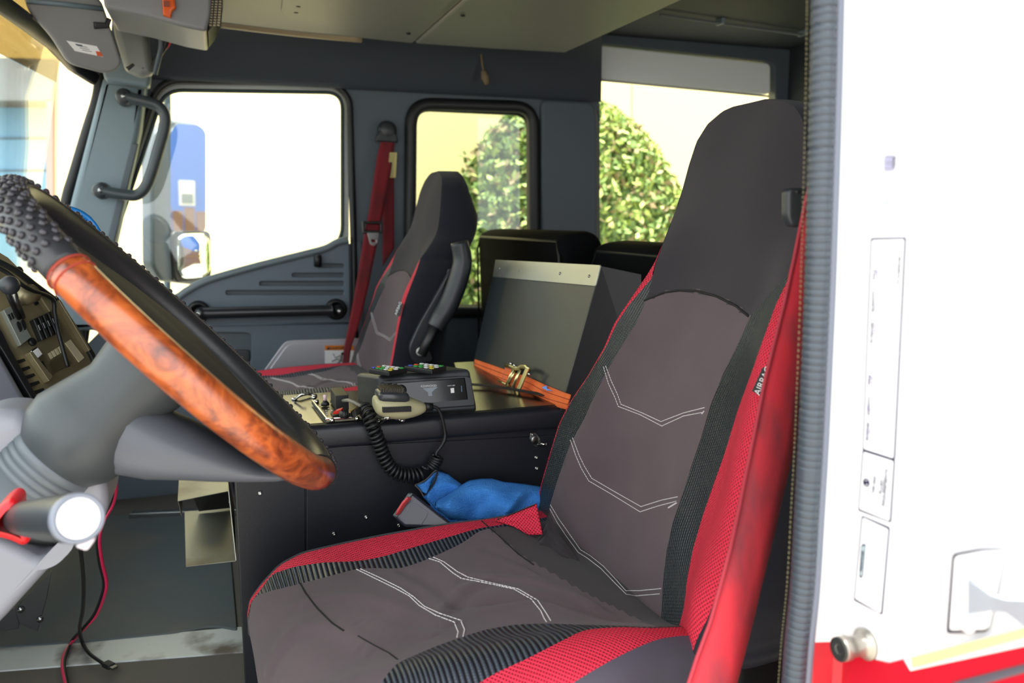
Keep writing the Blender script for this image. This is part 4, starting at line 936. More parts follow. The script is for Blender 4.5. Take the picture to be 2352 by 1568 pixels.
# coiled cord
cc = thing('coiled_cord', 'black coiled microphone cord hanging in a loop down the cabinet face', 'cord', PY(1.47).h(900, 1080))
CY = 1.468
def coil(path, turns, rad, wire, name, n=14):
    P = cr_(path, 12); d = [0]
    for a, b in zip(P, P[1:]): d.append(d[-1]+(b-a).length)
    L = d[-1]; N = int(turns*n); out = []; prev = None
    for i in range(N+1):
        s = L*i/N; k = max(j for j in range(len(d)) if d[j] <= s+1e-9); k = min(k, len(P)-2); t = (s-d[k])/max(d[k+1]-d[k], 1e-9)
        p = P[k].lerp(P[k+1], t); T = (P[k+1]-P[k]).normalized()
        if prev is None: prev = T.cross(V((0, 1, 0))).normalized()
        e = (prev-T*prev.dot(T)).normalized(); prev = e; g_ = T.cross(e); th = 2*pi*turns*i/N
        rr = rad(i/N) if callable(rad) else rad
        out.append(p+e*cos(th)*rr+g_*sin(th)*rr)
    G().tube(out, wire, 7).mk(name, M_rub, cc, smooth=True); return out
W = lambda x, y, d=0: tuple(PY(CY+d).h(x, y))
o1 = coil([W(836, 937, .03), W(848, 955, .01), W(858, 985), W(868, 1010), W(876, 1035), W(886, 1058), W(900, 1078), W(922, 1090), W(950, 1092), W(975, 1085)], 24, .0115, .0030, 'coil')
o2 = coil([W(990, 1074), W(1000, 1062), W(1006, 1048)], 5, .0095, .0030, 'end_coil')
G().tube(cr_([W(994, 934), W(1005, 938), W(1014, 955), W(1021, 985), W(1022, 1005), W(1015, 1022), W(1003, 1038), W(1002, 1046)], 8), lambda t: .0032+.0012*math.exp(-((t-.62)/.1)**2), 8).mk('straight_lead', M_rub, cc, smooth=True)
G().tube([o1[-1], V(W(984, 1080)), o2[0]], .003, 7).mk('join', M_rub, cc, smooth=True)
# ================================================================== METAL BIN AND STRAP
bn = thing('metal_bin', 'tall black sheet metal bin with a bare steel top flange', 'bin', (.68, 1.8, .534))
Q = [V((.603, 2.05, .536)), V((.628, 1.50, .536))]
tl = on(1, 2.03, 1140, 598); tr = on(1, 1.50, 1381, 610); 
BN = Pl((Q[0]+Q[1])/2, (tr-Q[0]).cross(Q[1]-Q[0]) if (tr-Q[0]).cross(Q[1]-Q[0]).x < 0 else -(tr-Q[0]).cross(Q[1]-Q[0]), Q[1]-Q[0])
M_bin = mat('bin_black', (38, 44, 46), .33, bump=(200, .15))
fq = [(1140, 600), (1380, 612), (1350, 700), (1318, 880), (1288, 945), (1088, 850), (1110, 720)]
plate('front_sheet', BN, [(1138, 600), (1381, 611), (1287, 944), (1076, 884)], M_bin, bn, th=.003, bev=.0008)
plate('top_flange', BN, [(1140, 597), (1382, 609), (1370, 658), (1134, 636)], mat('flange_steel', (172, 176, 170), .3, .85, bump=(90, .1)), bn, th=.003, bev=.0008, off=.003, r=.004)
for x, y in ((1147, 616), (1192, 622), (1286, 628), (1353, 634)): G().lathe(BN.h(x, y, .0032), BN.n, [(.0035, 0), (.003, .0012), (0, .0015)], 10).mk('rivet', M_steel, bn, smooth=True)
a, b, c2, d2_ = BN.h(1381, 611), BN.h(1286, 943), BN.h(1286, 943)+V((.20, .02, 0)), BN.h(1381, 611)+V((.10, .02, -.02))
mk('near_side', [a, b, c2, d2_], [(0, 1, 2, 3)], M_cab, bn, solid=.003)
a2, b2 = BN.h(1140, 598), BN.h(1084, 860)
mk('far_side', [a2, b2, b2+V((.22, 0, 0)), a2+V((.10, 0, -.02))], [(0, 1, 2, 3)], M_cab, bn, solid=.003)
mk('back_sheet', [d2_, c2, b2+V((.22, 0, 0)), a2+V((.10, 0, -.02))], [(0, 1, 2, 3)], M_cab, bn, solid=.003)
sr = thing('ratchet_strap', 'orange ratchet strap with a steel buckle pulled round the foot of the metal bin', 'strap', BN.h(1180, 870))
def ribbon(name, pl_off, top, bot, m, parent, th=.0022, n=40, fold=None):
    vs = []; fs = []
    def at(L, t):
        d = [0]
        for a, b in zip(L, L[1:]): d.append(d[-1]+math.hypot(b[0]-a[0], b[1]-a[1]))
        s2 = t*d[-1]; return (interp(list(zip(d, [p[0] for p in L])), s2), interp(list(zip(d, [p[1] for p in L])), s2))
    for i in range(n+1):
        t = i/n; a, b = at(top, t), at(bot, t)
        for j in range(5):
            k = j/4; x, y = a[0]+(b[0]-a[0])*k, a[1]+(b[1]-a[1])*k; vs.append(pl_off(x, y, t, k))
    for i in range(n):
        for j in range(4): q = i*5+j; fs.append((q, q+1, q+6, q+5))
    return mk(name, vs, fs, m, parent, smooth=True, solid=th)
sl = lambda x, y, t, k: BN.h(x, y, .006+.010*math.exp(-((x-1180)/40)**2))
ribbon('webbing', sl, [(1090, 824), (1165, 850), (1215, 866), (1255, 885), (1310, 906)], [(1086, 852), (1145, 878), (1200, 900), (1240, 924), (1300, 940)], M_strap, sr)
ribbon('webbing_overlap', lambda x, y, t, k: BN.h(x, y, .014), [(1160, 843), (1182, 848)], [(1150, 878), (1168, 886)], mat('strap_light', (228, 112, 66), .8), sr, n=4)
M_zinc = mat('yellow_zinc', (206, 200, 150), .25, .9)
def bar_(p, q, r, nm='pin'): G().tube([BN.h(*p, .022), BN.h(*q, .022)], r, 8).mk(nm, M_zinc, sr, smooth=True)
bar_((1179, 849), (1163, 884), .0035); bar_((1182, 854), (1169, 881), .003); bar_((1195, 850), (1176, 894), .0042)
mk('handle_bar', [BN.h(1209, 846, .026), BN.h(1217, 846, .026), BN.h(1190, 911, .026), BN.h(1182, 909, .026)], [(0, 1, 2, 3)], M_zinc, sr, solid=.003, bev=.0006)
for L in ([(1160, 838), (1172, 842), (1182, 846), (1190, 846), (1198, 841), (1208, 843), (1216, 848)], [(1143, 876), (1155, 881), (1166, 886), (1172, 898), (1180, 904), (1187, 910)]):
    G().tube([BN.h(x, y, .020) for x, y in L], .0025, 6, flat=2.2).mk('side_frame', M_zinc, sr, smooth=True)
for x, y in ((1174, 835), (1182, 839), (1151, 889), (1158, 892), (1216, 859), (1196, 905), (1145, 880)): G().lathe(BN.h(x, y, .022), BN.n, [(.0035, -.003), (.0035, .003), (0, .004)], 10).mk('stud', M_chrome, sr, smooth=True)
g = G()
for o_ in (.33, .66):
    L = [(1090, 824), (1165, 850), (1215, 866), (1255, 885), (1310, 906)]; M2 = [(1086, 852), (1145, 878), (1200, 900), (1240, 924), (1300, 940)]
    dashes(g, cr_([tuple(BN.h(a[0]+(b[0]-a[0])*o_, a[1]+(b[1]-a[1])*o_, .0088+.010*math.exp(-((a[0]-1180)/40)**2))) for a, b in zip(L, M2)], 14), .0006, .006, .003)
g.mk('strap_stitching', mat('brown_thread', (120, 48, 24), .8), sr)
plate('blue_thread_tag', BN, [(1254, 892), (1266, 888), (1266, 894), (1280, 900), (1266, 899)], mat('blue_tag', (100, 150, 230), .5), sr, th=.001, off=.011, bev=.0002)
st_ = G().tube([V((.44, 1.78, .542)), V((.55, 1.70, .541)), V((.62, 1.58, .541)), V((.70, 1.50, .541))], .012, 8, flat=.12)
info(st_.mk('loose_strap_end', mat('dark_webbing', (34, 32, 30), .9), smooth=True), 'dark strap end trailing on the cabinet top under the orange strap', 'strap')
# ================================================================== CLOTH AND BUCKLE
cl = thing('microfiber_cloth', 'blue microfibre cloth with black stitched edge stuffed beside the driver seat', 'cloth', PY(1.42).h(1100, 1150))
PC_ = Pl(PY(1.43).h(1110, 1140), (-.1, -1, .5))
M_cloth = mat('blue_microfibre', (62, 130, 210), .95, bump=(420, 1.0, .004), var=((74, 144, 224), 30, .35, .65), spec=.1)
def cloth(name, top, bot, amp, seedx, off=0, n=46):
    def at(L, t):
        d = [0]
        for a, b in zip(L, L[1:]): d.append(d[-1]+math.hypot(b[0]-a[0], b[1]-a[1]))
        s2 = t*d[-1]; return (interp(list(zip(d, [p[0] for p in L])), s2), interp(list(zip(d, [p[1] for p in L])), s2))
    pts = []
    for i in range(n+1):
        t = i/n; a, b = at(top, t), at(bot, t); r = []
        for j in range(n+1):
            k = j/n; x = a[0]+(b[0]-a[0])*k; y = a[1]+(b[1]-a[1])*k; e = min(1, 4*k)*min(1, 6*t)*min(1, 6*(1-t))
            u, v = (x-955)/100, (y-1080)/100
            h = amp*(sin(pi*min(1, k*1.1))**.6*.9) + e*.014*(1-abs(sin(2.1*u+1.5*v+seedx))**.5)*2 + e*.008*sin(5*u-4*v+seedx*2)+e*.009*abs(sin(3.3*u+5*v+.8*sin(3*v)))
            r.append(PC_.h(x, y, off+h))
        pts.append(r)
    o = band_mesh(name, pts, M_cloth, cl); q = o.modifiers.new('solid', 'SOLIDIFY'); q.thickness = .004; return o
cloth('main_fold', [(1000, 1165), (1002, 1150), (1020, 1140), (1050, 1118), (1078, 1102), (1106, 1098), (1130, 1098), (1158, 1106), (1200, 1110), (1260, 1120)], [(1000, 1168), (1020, 1185), (1032, 1199), (1060, 1202), (1100, 1205), (1150, 1205), (1200, 1200), (1262, 1175)], .03, .4)
cloth('rear_fold', [(972, 1142), (980, 1125), (990, 1104), (1004, 1079), (1030, 1088), (1045, 1100), (1066, 1116)], [(974, 1144), (990, 1160), (1006, 1178), (1020, 1192), (1040, 1190), (1060, 1180), (1080, 1150)], .012, 2.1, -.015, 30)
cloth('turned_corner', [(956, 1113), (975, 1104), (990, 1092), (1000, 1082)], [(958, 1116), (972, 1130), (978, 1132), (1001, 1084)], .004, 1.1, .0, 16)
g = G()
for L in ([(953, 1114), (965, 1109), (980, 1100), (1001, 1080), (1003, 1090), (998, 1106), (986, 1124), (976, 1136)], [(953, 1114), (965, 1126), (973, 1140)]):
    g.tube([PC_.h(p.x, p.y, .006) for p in cr_(L, 5)], .002, 6)
g.mk('edge_stitching', M_rub, cl)
bk_ = thing('seat_belt_buckle', 'black seat belt buckle with a red release button lying beside the driver cushion', 'buckle', PY(1.36).h(960, 1170))
PB_ = Pl(PY(1.36).h(965, 1170), (-.25, -1, .45))
plate('body', PB_, [(944, 1131), (952, 1134), (1010, 1180), (1040, 1202), (1030, 1218), (990, 1214), (930, 1211), (903, 1186)], mat('worn_black_plastic', (44, 43, 54), .3, bump=(70, .4)), bk_, th=.028, bev=.006, r=.004)
plate('front_edge', PB_, [(938, 1131), (950, 1132), (912, 1190), (901, 1184)], mat('buckle_edge', (72, 80, 82), .3), bk_, th=.024, off=.0015, bev=.003, r=.003)
plate('release_button', Pl(PY(1.355).h(920, 1160), (-.7, -.6, .35)), [(934, 1140), (922, 1152), (912, 1168), (907, 1182), (912, 1178), (924, 1158), (937, 1144)], mat('red_button', (196, 70, 72), .4), bk_, th=.012, bev=.002)
lb = [(940, 1156), (952, 1153), (976, 1170), (984, 1178), (968, 1204)]
G().tube([PB_.h(x, y, .0005) for x, y in ((928, 1186), (940, 1160), (950, 1153), (960, 1156), (984, 1175), (980, 1186), (967, 1206))], .0008, 5).mk('moulded_line', mat('buckle_line', (90, 90, 104), .3), bk_)
# ================================================================== FRONT PASSENGER BELT
pbt = thing('passenger_seat_belt', 'dull red seat belt hanging from the pillar guide by the passenger door', 'seat belt', PY(2.86).h(880, 400))
PBP = lambda x, y, t, k: PY(2.86-.18*t).h(x, y)
ribbon('webbing', PBP, [(876, 318), (866, 360), (848, 480), (838, 530), (820, 640), (806, 720), (790, 800), (783, 862)], [(907, 318), (900, 380), (882, 480), (866, 560), (846, 660), (826, 740), (806, 800), (799, 862)], mat('passenger_belt', ()) if 'passenger_belt' in MT else webbing('passenger_belt', (120, 20, 30), (92, 26, 32), 160), pbt)
ribbon('rear_webbing', lambda x, y, t, k: PY(2.868).h(x, y), [(882, 330), (880, 480), (878, 612)], [(904, 330), (905, 480), (905, 570)], mat('passenger_belt', ()), pbt)
G().lathe(PY(2.87).h(889, 300), (0, -1, 0), [(.034, 0), (.032, .012), (.022, .02), (0, .022)], 18).mk('anchor_cover', M_black, pbt, smooth=True)
plate('guide', PY(2.85), [(884, 284), (896, 284), (914, 316), (914, 328), (862, 324), (864, 312)], M_black, pbt, th=.02, r=.008, bev=.006)
PT_ = PY(2.775)
plate('tongue_frame', PT_, [(832, 508), (878, 508), (880, 536), (834, 536)], M_rub, pbt, th=.014, r=.006, bev=.003, holes=[[(838, 514), (873, 514), (873, 529), (838, 529)]], hr=[.002])
plate('tongue', PT_, [(843, 534), (871, 534), (868, 558), (860, 566), (850, 562)], M_steel, pbt, th=.003, r=.004, holes=[[(853, 550), (863, 551), (863, 556), (855, 556)]], hr=[.001])
lt = plate('care_label', PY(2.84), [(895, 350), (912, 350), (909, 408), (890, 408)], mat('yellow_label', (190, 176, 110), .7), pbt, th=.001, bev=.0002)
g = G()
for i in range(12):
    for k in range(3): g.obox(PY(2.838).h(897+k*4-i*.3, 355+i*4.4), (1, 0, 0), (0, 1, 0), (0, 0, 1), .0035, .0006, .002)
g.mk('label_print', M_dgrey, lt)
# warning sticker on the kick plate
ws = plate('warning_sticker', PY(2.853), [(746, 793), (812, 793), (812, 849), (747, 849)], M_wh, kp, th=.001, bev=.0002)
plate('orange_header', PY(2.852), [(746, 793), (812, 793), (812, 804), (746, 804)], mat('warning_orange', (214, 120, 30), .5), ws, th=.001, bev=.0001)
text('header_lettering', 'WARNING', PY(2.851), (778, 799), .014, M_rub, ws, sx=1.1)
plate('warning_triangle', PY(2.851), [(750, 803), (758, 803), (754, 796)], M_rub, ws, th=.0008, bev=.0001)
PS_ = PY(2.8515)
g = G()
for L, r in (([(781, 816), (770, 822), (765, 812)], .003), ([(784, 815), (794, 808)], .003), ([(784, 816), (782, 828)], .0065), ([(782, 828), (772, 836), (764, 842)], .0035), ([(782, 828), (774, 824), (762, 830)], .0035)): g.tube([PS_.h(*p) for p in L], r, 6, flat=.3)
g.lathe(PS_.h(787, 812), (0, -1, 0), [(.0055, 0), (.0055, .001), (0, .001)], 12)
g.mk('falling_figure', M_rub, ws)
G().tube([PS_.h(*p) for p in ((768, 847), (770, 840), (778, 838), (780, 830), (790, 829))], .001, 4).mk('step_drawing', M_dgrey, ws)
# ================================================================== STEERING WHEEL
n_ = V((.731, 0, .682)).normalized(); t_ = V((n_.z, 0, -n_.x)); yv = V((0, -1, .0375)).normalized(); cw_ = V((-.054, 1.10, .752)); n_ = yv.cross(t_).normalized(); n_ = n_ if n_.x > 0 else -n_
sw = thing('steering_wheel', 'steering wheel in a studded black leather cover with burr wood inlay', 'steering wheel', cw_)
RW, RT = .240, .0205
def rim(ph, th, k=1., dr=0):
    """point on rim tube; ph round the wheel, th round the tube (0 = outward, 90 = towards driver)"""
    rad = t_*cos(ph)+yv*sin(ph); return cw_+rad*RW+(rad*cos(th)+n_*sin(th))*(RT*k+dr)
def rim_part(name, p0, p1, m, k=1., n=90, cap=True):
    rs = []
    for i in range(n+1):
        ph = radians(p0+(p1-p0)*i/n); e = 1 if 2 < i < n-2 or not cap else .93+.035*min(i, n-i)
        rs.append([rim(ph, 2*pi*j/20, k*e) for j in range(20)])
    return G().rings(rs).mk(name, m, sw, smooth=True)
P0, P1 = 14, 122
rim_part('wood_grip', P0, P1, M_wood, 1.04)
rim_part('leather_cover', P1, 360+P0, M_leather, 1.0, 200, False)
rim_part('wood_grip_far', 0, 0.1, M_wood, .5, 2) if False else None
for ph in (P0+.8, P1-.8, P1-3.2):
    a = radians(ph); G().tube([rim(a, 2*pi*j/28, 1.055) for j in range(28)], .0011, 6, closed=True).mk('end_stitching', mat('red_brown_thread', (150, 50, 36), .8) if ph > 20 else M_rub, sw)
g = G()
rw = 0
for i in range(116):
    ph = radians(i*360/116)
    deg = i*360/116
    if P0-1 < deg < P1+3: continue
    for j in range(6):
        th = radians(-92+j*31+(15.5 if i % 2 else 0))
        if 188 < deg < 350 and math.degrees(th) < 20: continue
        # studs sit on the outer and underside of the rim
        c = rim(ph, th, 1.0); nn = (c-rim(ph, th, 0)).normalized()
        tan = (-t_*sin(ph)+yv*cos(ph)); b3 = nn.cross(tan); r0 = .0042
        k0 = len(g.v)
        rs = [[c+(tan*cos(2*pi*q/8)+b3*sin(2*pi*q/8))*r0*cos(a)+nn*r0*.95*sin(a) for q in range(8)] for a in (0, .5, 1.0, 1.45)]
        g.rings(rs)
g.mk('studs', mat('stud_leather', (52, 50, 56), .3), sw, smooth=True)
g = G(); g.tube([rim(radians(p), radians(100), 1.0, .0002) for p in range(int(P1)+3, 366, 2)], .0013, 5); g.mk('cover_seam', mat('seam_dark', (70, 64, 58), .6), sw)
# padded centre filling the ring
rs = []
for k_, h_ in ((.02, .012), (.35, .012), (.6, .009), (.8, .004), (.9, -.002), (.95, -.010), (.9, -.02), (.5, -.026), (.02, -.028)):
    rs.append([cw_+t_*.222*k_*cos(2*pi*q/48)+yv*.215*k_*sin(2*pi*q/48)+n_*(h_-.004+.003*sin(6*pi*q/48)*k_) for q in range(48)])
G().rings(rs).mk('centre_pad', mat('worn_black_leather', (33, 33, 37), .75, bump=(120, .8), var=((54, 52, 50), 9, .55, .8), spec=.2), sw, smooth=True)
# hub, drawn back from the rim, and four spokes
M_hub = mat('moulded_grey', (60, 66, 69), .45, bump=(320, .25))
G().lathe(cw_, -n_, [(0, .012), (.045, .014), (.060, .03), (.058, .06), (.052, .09), (.062, .13), (.068, .155), (.063, .18), (.052, .197), (.049, .200)], 40).mk('hub', M_hub, sw, smooth=True)
def spoke(sg, yo, m, st_):
    rs = []
    for t, h0, h1, hy in st_:
        c = cw_+t_*t*sg+yv*yo*t/.22-n_*(h0+h1)/2; a = (h1-h0)/2
        rs.append([c+yv*hy*(abs(cos(2*pi*k/24))**.8*(1 if cos(2*pi*k/24) > 0 else -1))+n_*a*(abs(sin(2*pi*k/24))**.8*(1 if sin(2*pi*k/24) > 0 else -1)) for k in range(24)])
    return G().rings(rs).mk('spoke', m, sw, smooth=True)
S1 = [(.00, .085, .150, .05), (.03, .075, .176, .052), (.06, .068, .168, .055), (.09, .061, .150, .057), (.12, .056, .124, .057), (.15, .050, .100, .055), (.18, .044, .074, .050), (.205, .030, .052, .045), (.228, .002, .030, .035)]
spoke(1, 0, mat('moulded_light_grey', (88, 92, 100), .42, bump=(320, .25)), S1)
for sg in ():
    rs = []
    for y, h0, h1, hx in ((.03, .05, .10, .03), (.10, .04, .075, .026), (.17, .02, .045, .022), (.225, -.004, .016, .018)):
        c = cw_+yv*y*sg*1-n_*(h0+h1)/2+t_*(-.09)*y/.225
        rs.append([c+t_*hx*cos(2*pi*k/16)+n_*(h1-h0)/2*sin(2*pi*k/16) for k in range(16)])
    if sg == -1: G().rings(rs).mk('spoke', M_hub, sw, smooth=True)
# collar rings below the hub
co = thing('steering_column', 'grey moulded steering column with ribbed collar and split shroud', 'steering column', cw_-n_*.3)
g = [(.051, .196)]
for i in range(4): g += [(.052, .200+i*.009), (.0525, .207+i*.009), (.0495, .2085+i*.009)]
G().lathe(cw_, -n_, g+[(.047, .26), (.03, .30)], 40).mk('ribbed_collar', mat('collar_grey', (92, 100, 106), .42), co, smooth=True)
M_shr = mat('shroud_grey', (128, 130, 138), .42, bump=(320, .3))
QY = PY(1.08)
plate('upper_cover', QY, [(-120, 1010), (-40, 950), (0, 943), (48, 946), (78, 970), (100, 1010), (134, 1062), (120, 1098), (66, 1168), (0, 1114), (-120, 1040)], M_shr, co, th=.1, bev=.022, r=.02, seg=4)
plate('lower_cover', QY, [(138, 1070), (165, 1095), (206, 1096), (214, 1066), (230, 1070), (246, 1120), (249, 1160), (240, 1192), (150, 1266), (0, 1432), (-140, 1560), (-140, 1180), (0, 1240), (86, 1285), (112, 1278), (150, 1240), (120, 1200), (96, 1160), (108, 1120)], M_shr, co, th=.13, bev=.014, r=.012, seg=4)
plate('inner_core', PY(1.10), [(40, 960), (150, 1070), (215, 1080), (190, 1200), (120, 1260), (-60, 1240), (-60, 1060)], M_rub, co, th=.09, bev=.01)
plate('tilt_latch', PY(1.07), [(112, 1086), (130, 1094), (134, 1104), (124, 1108), (108, 1100)], M_steel, co, th=.02, bev=.003)
plate('lit_edge', PY(1.07), [(104, 1106), (116, 1100), (118, 1112), (88, 1146), (64, 1168), (58, 1160)], mat('lit_moulding', (186, 182, 190), .4), co, th=.03, bev=.004, r=.004)  # lit underside of the upper cover put into a paler colour
lv = thing('shift_lever', 'thick black lever grip with a round white end cap on the column', 'lever', on(1, .80, 185, 1190))
e0 = on(1, .785, 182, 1190); e1 = on(1, .94, 50, 1190); ax = (e1-e0).normalized()
G().lathe(e0, ax, [(.0185, .0015), (.0212, .0), (.0225, .006), (.0222, .03), (.021, .08), (.019, .13), (.017, (e1-e0).length)], 40).mk('grip', mat('grip_black', (46, 52, 56), .4), lv, smooth=True)
G().lathe(e0, ax, [(.0, -.0005), (.0170, .0), (.0185, .0015), (.0185, .004)], 40).mk('end_cap', mat('cap_white', (244, 244, 246), .3), lv, smooth=True)
G().lathe(e0, ax, [(.0185, .0008), (.0205, -.0008), (.0222, .001), (.0228, .006), (.0222, .012)], 40, cap=False).mk('grip_ring', mat('ring_grey', (120, 126, 138), .35), lv, smooth=True)
plate('switch_tab', PY(.79), [(176, 1250), (206, 1228), (220, 1240), (199, 1268), (172, 1258)], mat('tab_white', (214, 206, 216), .35), lv, th=.012, bev=.003, r=.003)
plate('red_collar', PY(.93), [(-30, 1195), (0, 1160), (22, 1146), (40, 1156), (40, 1190), (74, 1236), (54, 1260), (20, 1244), (-30, 1232)], mat('collar_red', (206, 26, 34), .35), lv, th=.05, bev=.008, r=.006)
# ================================================================== DASHBOARD
db = thing('dashboard', 'dashboard with a tan metal switch panel, rocker switches and outlets', 'dashboard', (-.4, 1.5, .5))
DO = PY(1.42).h(100, 770)
dp = Pl(DO, (.74, -.56, .36))
M_tan = mat('tan_metal_panel', (184, 170, 132), .38, .55, bump=(25, .15), var=((120, 112, 88), 4, .4, .7))
plate('panel_face', dp, [(-80, 530), (20, 590), (70, 640), (124, 688), (206, 812), (240, 900), (120, 1000), (60, 905), (0, 792), (-80, 690)], M_tan, db, th=.02, bev=.003)
plate('frame_edge', dp, [(118, 680), (128, 684), (212, 812), (250, 900), (240, 904), (203, 818)], M_rub, db, th=.03, off=.006, bev=.002)
plate('frame_trim', dp, [(126, 694), (130, 692), (200, 806), (196, 809)], M_tan, db, th=.01, off=.009, bev=.001)
plate('lower_frame', dp, [(-80, 640), (0, 770), (14, 800), (84, 925), (74, 935), (0, 812), (-80, 690)], M_rub, db, th=.03, off=.008, bev=.002)
plate('lower_fascia', Pl(dp.h(20, 880, .01), (.6, -.72, .3)), [(-140, 560), (0, 800), (74, 930), (90, 975), (60, 1010), (-140, 1100)], mat('fascia_grey', (118, 120, 132), .42, bump=(300, .2)), db, th=.16, bev=.012, seg=3)
G().box((-.95, 1.62, .30), (-.46, 2.84, .62)).mk('dash_body', M_door, db, bev=.04)
rs_ = G()
for i in range(4):
    x, y = 74+i*11, 748-i*5
    plate('rocker_switch', dp, [(x-7, y-10), (x, y-14), (x+20, y+34), (x+13, y+38)], M_rub, db, th=.014, off=.010, bev=.002)
    plate('rocker_bar', dp, [(x+1, y+4), (x+5, y+2), (x+10, y+14), (x+6, y+16)], M_steel, db, th=.002, off=.012, bev=.0005)
M_grn = mat('grey_green_plate', (132, 138, 132), .4, .3)
ol = plate('outlet_plate', dp, [(0, 716), (24, 704), (64, 778), (40, 796)], M_grn, db, th=.010, off=.008, bev=.001)
for x, y in ((34, 750), (44, 746)): plate('round_socket', dp, [(x-7, y-4), (x-1, y-10), (x+6, y-2), (x+9, y+12), (x+3, y+18), (x-4, y+8)], M_rub, ol, th=.004, off=.0095, r=.004)
for i in range(3): plate('slot', dp, [(9+i*6, 727-i*3), (12+i*6, 725-i*3), (18+i*6, 738-i*3), (15+i*6, 740-i*3)], M_rub, ol, th=.003, off=.009, bev=.0003)
plate('chrome_square', dp, [(60, 810), (76, 799), (90, 818), (74, 832)], M_chrome, db, th=.008, off=.010, r=.003)
plate('square_face', dp, [(65, 811), (75, 804), (85, 818), (75, 827)], mat('key_white', ()), db, th=.002, off=.0115, bev=.0003)
cp = plate('control_plate', dp, [(55, 815), (62, 812), (110, 870), (100, 880)], M_tan, db, th=.012, off=.012, bev=.001)
plate('black_window', dp, [(82, 836), (90, 832), (101, 853), (93, 858)], M_rub, db, th=.003, off=.008, bev=.0004)
for i in range(4): 
    x, y = 109+i*7.5, 812-i*4.6
    plate('label_window', dp, [(x, y), (x+5, y-3), (x+12, y+10), (x+7, y+13)], mat('label_beige', (190, 182, 150), .5), db, th=.002, off=.002, bev=.0003)
plate('label_field', dp, [(148, 788), (160, 780), (192, 822), (180, 832)], mat('label_beige', ()), db, th=.002, off=.002, bev=.0003)
plate('dark_plate', dp, [(110, 836), (146, 812), (160, 836), (120, 858)], mat('bronze_plate', (96, 88, 66), .4, .5), db, th=.003, off=.003, bev=.0004)
plate('slot_window', dp, [(68, 682), (76, 678), (88, 698), (80, 702)], M_rub, db, th=.002, off=.002, bev=.0003)
plate('raised_cover', dp, [(84, 676), (100, 668), (124, 708), (112, 718)], mat('cover_tan', (136, 128, 100), .45, .3), db, th=.004, off=.004, bev=.001)
for x, y in ((72, 786), (42, 622), (124, 753)): G().lathe(dp.h(x, y), dp.n, [(.006, 0), (.006, .004), (.003, .005), (0, .005)], 12).mk('screw', M_rub, db, smooth=True)
# vents in the lower left gap
for i in range(5):
    x, y = 34+i*11, 836+i*17; plate('vent_louvre', dp, [(x-8, y-4), (x+18, y-12), (x+22, y-6), (x-4, y+5)], M_rub, db, th=.012, off=.004, bev=.001)
G().tube([dp.h(38, 680, .02), dp.h(58, 680, .03), dp.h(76, 672, .03)], .014, 14).mk('tan_cylinder', M_tan, db, smooth=True)
bl = thing('brake_knob', 'black ball-topped control lever in front of the tan switch panel', 'lever', dp.h(22, 655, .05))
g = G(); c = dp.h(22, 655, .07); g.rings([[c+V((.0135*cos(a)*cos(q*pi/8), .0135*cos(a)*sin(q*pi/8), .0135*sin(a))) for q in range(16)] for a in [-1.5+i*.3 for i in range(11)]])
g.mk('ball', M_black, bl, smooth=True)
for q in ((12, 660, 44, 730), (32, 672, 52, 728)): G().tube([dp.h(q[0], q[1], .06), dp.h(q[2], q[3], .015)], .004, 8).mk('shaft', M_steel if q[0] == 32 else M_rub, bl, smooth=True)
info(G().tube(cr_([tuple(dp.h(-60, 590, .05)), tuple(dp.h(10, 622, .05)), tuple(dp.h(60, 660, .05)), tuple(dp.h(118, 684, .03)), tuple(dp.h(126, 720, .02)), tuple(dp.h(136, 770, .02)), tuple(dp.h(156, 842, .02))], 8), .0032, 8).mk('dash_cable', M_rub, smooth=True), 'thin black cable running over and down the tan switch panel', 'cable')
info(G().tube(cr_([tuple(dp.h(-60, 575, .03)), tuple(dp.h(30, 618, .03)), tuple(dp.h(80, 655, .02)), tuple(dp.h(122, 686, .012))], 8), .009, 8, flat=.5).mk('dash_trim_strip', mat('hood_black', (30, 34, 36), .3), db, smooth=True), None)
# blue clip-on fan behind the wheel
fn_ = thing('blue_fan', 'small blue round fan guard standing behind the steering wheel', 'fan', PY(1.75).h(150, 560))
fp = Pl(PY(1.75).h(152, 552), (.42, -.85, .25)); M_bl = mat('fan_blue', (24, 116, 190), .35)
fr_px = 76; R_ = m2(fp.o, fr_px)
G().tube([fp.w(R_*cos(a*pi/24), R_*sin(a*pi/24)) for a in range(48)], .006, 8, closed=True).mk('outer_ring', M_bl, fn_, smooth=True)
g = G()
for a in range(60):
    q = a*pi/30; g.tube([fp.w(R_*k*cos(q+.5*(1-k)), R_*k*sin(q+.5*(1-k)), .012*(1-k)*2) for k in (.98, .85, .7, .55, .4, .3)], .0018, 4)
g.mk('guard_ribs', M_bl, fn_)
G().lathe(fp.w(0, 0, -.02), fp.n, [(.0, .045), (.025, .044), (.028, .03), (.028, 0), (R_*.96, -.005), (R_*.96, -.012), (0, -.012)], 32).mk('back_shell', mat('fan_dark_blue', (18, 60, 110), .4), fn_, smooth=True)
